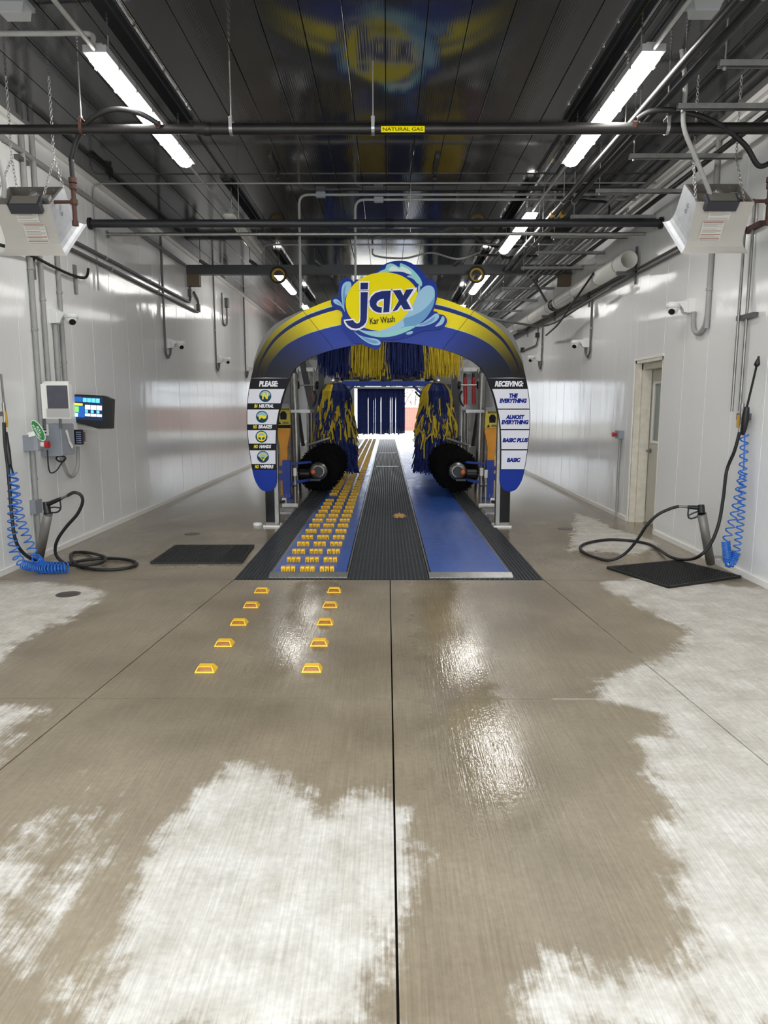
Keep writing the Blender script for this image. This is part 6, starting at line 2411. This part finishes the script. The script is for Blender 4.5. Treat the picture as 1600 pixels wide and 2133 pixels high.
# ================================================================== wash guns, holders and hoses
def coil(path, R_, turns, r, k=12):
    P = catmull(path, 16)
    d = [0.0]
    for i in range(1, len(P)):
        d.append(d[-1] + (P[i] - P[i - 1]).length)
    n = int(turns * k)
    out = []
    j = 0
    for i in range(n + 1):
        s_ = d[-1] * i / n
        while j < len(d) - 2 and d[j + 1] < s_:
            j += 1
        t = (s_ - d[j]) / (d[j + 1] - d[j] + 1e-9)
        p = P[j].lerp(P[j + 1], t)
        tg = (P[j + 1] - P[j]).normalized()
        a = Vector((0, 1, 0)) if abs(tg.y) < 0.9 else Vector((1, 0, 0))
        u = tg.cross(a).normalized()
        w = tg.cross(u)
        ang = 2 * PI * i / k
        out.append(p + (u * math.cos(ang) + w * math.sin(ang)) * R_)
    return out


def spray_gun(g0, g1, gm, label, tube_top, tube_base):
    """g0 hose end, g1 gun head; standing in a leaning metal holder tube"""
    t = thing('wash_gun', label, 'spray gun', tube_top)
    g0, g1 = Vector(g0), Vector(g1)
    d = (g1 - g0).normalized()
    MB().tube([g0, g0.lerp(g1, 0.35), g0.lerp(g1, 0.8), g1], [0.016, 0.020, 0.022, 0.026], 10).build('grip', M_black, t)
    top = Vector(tube_top)
    MB().tube([g1 + Vector((0, 0, 0.03)), g1.lerp(top, 0.5), top], [0.030, 0.034, 0.030], 10).build('gun_head', M_black, t)
    lo = g0.lerp(g1, 0.1)
    hi = g0.lerp(g1, 0.85)
    dn = Vector((0, 0, -0.10))
    MB().tube(catmull([lo, lo + dn * 0.9, lo.lerp(hi, 0.35) + dn * 1.1, hi + dn * 0.75, hi + dn * 0.2], 5), 0.008, 8).build('trigger_guard', M_black, t)
    MB().tube(catmull([lo + dn * 0.85, lo.lerp(hi, 0.5) + dn * 0.55, hi + dn * 0.35], 5), 0.007, 8).build('trigger', M_black, t)
    MB().cyl(g0 - d * 0.08, g0, 0.012, 8).build('swivel', M_steel, t)
    return g0 - d * 0.08


def holder(top, base, wall_x, label):
    t = thing('gun_holder', label, 'holder', base)
    top, base = Vector(top), Vector(base)
    open_pipe(MB(), base, top, 0.042, 16, 0.004).build('tube', mat('weathered_tube', C(122, 118, 112), 0.5, 0.3, var=0.15, vscale=10), t)
    m = MB()
    m.bar((wall_x, base.y, base.z + 0.06), (base.x, base.y, base.z + 0.06), 0.05, 0.02)
    m.build('wall_bracket', M_galv, t)


# right side
ht, hb = at(1462, 1070, X=3.02), Vector((3.21, 6.90, 0.03))
holder(ht, hb, XR, 'leaning grey tube holding the wash gun by the right wall')
g1 = at(1460, 1058, X=3.02)
g0 = at(1432, 1056, X=2.90)
end = spray_gun(g0, g1, None, 'black wash gun standing in the tube by the right wall', ht, hb)
fl_ = lambda *q: [at(x, y, Z=0.018) for x, y in q]
ph = [at(1541, 900, X=3.22), at(1530, 940, X=3.2), at(1514, 980, X=3.18), at(1507, 1036, X=3.12), at(1497, 1092, X=3.06), at(1479, 1135, X=3.0), at(1454, 1160, X=2.92)]
ph += [at(1425, 1166, Z=0.045), at(1397, 1160, Z=0.04)]
ph += fl_((1369, 1142), (1347, 1132), (1313, 1126), (1268, 1124), (1228, 1130), (1209, 1139), (1217, 1151), (1243, 1162), (1268, 1167))
e0 = ph[-1]
for x, y, z_ in ((1290, 1161, 0.05), (1310, 1146, 0.12), (1330, 1121, 0.24), (1347, 1095, 0.36), (1369, 1073, 0.46), (1395, 1060, 0.53)):
    f = z_ / 0.55
    ph.append(at(x, y, Y=e0.y + (end.y - e0.y) * f))
ph.append(end)
MB().tube(catmull(ph, 5), 0.0155, 8).build('pressure_hose', M_rubber, label='black pressure hose looping over the floor to the right wash gun', cat='hose')
top = at(1551, 905, X=3.24)
b1 = at(1512, 1128, X=3.08)
b2 = at(1516, 1172, X=3.10)
ch = thing('coil_hose', 'blue coiled air hose hanging from the valve on the right wall', 'hose', b2)
MB().tube(coil([top, at(1547, 980, X=3.22), at(1531, 1065, X=3.16), b1], 0.033, 13, 0.007), 0.0065, 6).build('front_strand', M_bluehose, ch)
MB().tube(coil([b1, b1.lerp(b2, 0.5), b2], 0.034, 13, 0.007, 14), 0.0065, 6).build('tight_coil', M_bluehose, ch)
MB().tube(coil([b2, at(1524, 1172, X=3.14), at(1534, 1150, X=3.18)], 0.036, 10, 0.007), 0.0065, 6).build('lower_bend', M_bluehose, ch)
MB().tube(coil([at(1534, 1150, X=3.18), at(1543, 1085, X=3.21), at(1546, 1030, X=3.23), at(1549, 980, X=3.25)], 0.030, 13, 0.007), 0.0065, 6).build('rear_strand', M_bluehose, ch)
MB().tube([at(1549, 980, X=3.25), at(1551, 930, X=3.25), top], 0.0065, 6).build('straight_end', M_bluehose, ch)

vl = thing('hose_valve', 'brass and steel valve on the right wall with the foam wand hung on it', 'valve', at(1546, 880, X=XR - 0.02))
a = at(1545, 868, X=XR - 0.05)
MB().cyl((a.x, a.y, a.z + 0.12), (a.x, a.y, a.z - 0.08), 0.018, 10).build('valve_body', M_steel, vl)
MB().bb(a.x - 0.05, a.x - 0.03, a.y - 0.03, a.y - 0.015, a.z - 0.10, a.z + 0.02).build('yellow_lever', mat('brass_lever', C(196, 150, 60), 0.4), vl)
MB().tube([a + Vector((0, 0, -0.04)), at(1541, 905, X=3.22)], 0.016, 8).build('hose_tail', M_steel, vl)
MB().bb(XR - 0.05, XR, a.y - 0.08, a.y + 0.1, a.z - 0.03, a.z + 0.03).build('wall_plate', M_dcond, vl)
w0, w1, w2 = at(1550, 893, X=XR - 0.07), at(1556, 848, X=XR - 0.07), at(1581, 742, X=XR - 0.07)
fw = thing('foam_wand', 'long black foam wand leaning up the right wall', 'spray wand', w0)
MB().tube([w0 + (w0 - w1) * 0.3, w0, w0.lerp(w1, 0.5), w1], [0.012, 0.024, 0.034, 0.022], 10).build('handle', M_black, fw)
MB().tube([w1, w2], 0.010, 8).build('lance', M_black, fw)
nt_ = w1.lerp(w2, 0.88)
MB().tube([w1.lerp(w2, 0.80), w1.lerp(w2, 0.84), nt_, w1.lerp(w2, 0.95)], [0.012, 0.026, 0.022, 0.012], 10).build('nozzle', M_black, fw)
MB().tube([w1.lerp(w2, 0.95), w2], 0.010, 8).build('nozzle_tip', M_steel, fw)

# left side
ht, hb = at(100, 1070, X=-3.22), Vector((-3.50, 6.98, 0.04))
holder(ht, hb, XL, 'leaning grey tube holding the wash gun by the left wall')
g1 = at(96, 1052, X=-3.24)
g0 = at(128, 1038, X=-3.06)
end = spray_gun(g0, g1, None, 'black wash gun standing in the tube by the left wall', ht, hb)
ph = [at(8, 880, X=-3.45), at(11, 930, X=-3.45), at(17, 980, X=-3.44), at(24, 1067, X=-3.42), at(31, 1120, X=-3.40), at(45, 1148, X=-3.38), at(70, 1166, X=-3.33)]
ph += fl_((105, 1173), (140, 1173), (182, 1166), (224, 1163), (266, 1166), (285, 1174), (266, 1183), (224, 1187), (182, 1184), (157, 1174), (147, 1160), (154, 1151), (182, 1151))
ph += [at(210, 1157, Z=0.05), at(220, 1164, Z=0.05), at(206, 1174, Z=0.05), at(168, 1178, Z=0.05), at(138, 1174, Z=0.045)]
e0 = ph[-1]
for x, y, z_ in ((119, 1160, 0.06), (115, 1141, 0.13), (122, 1120, 0.23), (140, 1095, 0.35), (161, 1071, 0.46), (172, 1046, 0.58), (168, 1031, 0.65), (154, 1026, 0.68)):
    f = z_ / 0.68
    ph.append(at(x, y, Y=e0.y + (end.y - e0.y) * f))
ph.append(end)
MB().tube(catmull(ph, 5), 0.0155, 8).build('pressure_hose', M_rubber, label='black pressure hose coiled on the floor by the left wash gun', cat='hose')
ch = thing('coil_hose', 'blue coiled air hose hanging at the left edge and trailing on the floor', 'hose', at(105, 1184, Z=0.0))
MB().tube(coil([at(25, 985, X=-3.42), at(27, 1040, X=-3.42), at(26, 1100, X=-3.42), at(30, 1150, X=-3.40), at(48, 1176, X=-3.38)], 0.040, 13, 0.007), 0.0065, 6).build('hanging_strand', M_bluehose, ch)
MB().tube(coil([at(27, 985, X=-3.40), at(38, 1060, X=-3.38), at(52, 1110, X=-3.34), at(75, 1162, X=-3.28)], 0.038, 12, 0.007), 0.0065, 6).build('hanging_strand', M_bluehose, ch)
MB().tube(coil([at(48, 1176, X=-3.38), at(75, 1183, Z=0.052), at(105, 1185, Z=0.052), at(142, 1184, Z=0.052)], 0.040, 17, 0.007), 0.0065, 6).build('floor_coil', M_bluehose, ch)
MB().tube(coil([at(75, 1162, X=-3.28), at(92, 1178, Z=0.06), at(120, 1180, Z=0.055), at(140, 1180, Z=0.055)], 0.040, 14, 0.007), 0.0065, 6).build('floor_coil', M_bluehose, ch)
MB().tube([at(8, 900, X=-3.46), at(14, 945, X=-3.44), at(25, 985, X=-3.42)], 0.0065, 6).build('straight_end', M_bluehose, ch)
vl = thing('hose_valve', 'brass and steel valve with foam gun at the left edge', 'valve', at(10, 860, X=XL + 0.05))
a = at(9, 862, X=-3.47)
MB().cyl((a.x, a.y, a.z + 0.1), (a.x, a.y, a.z - 0.10), 0.016, 10).build('valve_body', M_steel, vl)
MB().bb(a.x + 0.02, a.x + 0.035, a.y - 0.03, a.y - 0.015, a.z - 0.12, a.z + 0.02).build('yellow_lever', mat('brass_lever', C(196, 150, 60), 0.4), vl)
MB().tube([at(13, 900, X=-3.45), at(17, 940, X=-3.43), at(21, 968, X=-3.42)], [0.012, 0.022, 0.016], 8).build('foam_gun', M_black, vl)
MB().tube([at(22, 968, X=-3.42), at(28, 990, X=-3.42)], 0.010, 8).build('gun_tail', M_black, vl)
MB().tube([at(2, 780, X=-3.55), at(9, 850, X=-3.47)], 0.010, 8).build('supply_pipe', M_steel, vl)
MB().bb(XL, a.x, a.y - 0.02, a.y + 0.02, a.z - 0.02, a.z + 0.02).build('wall_plate', M_dcond, vl)
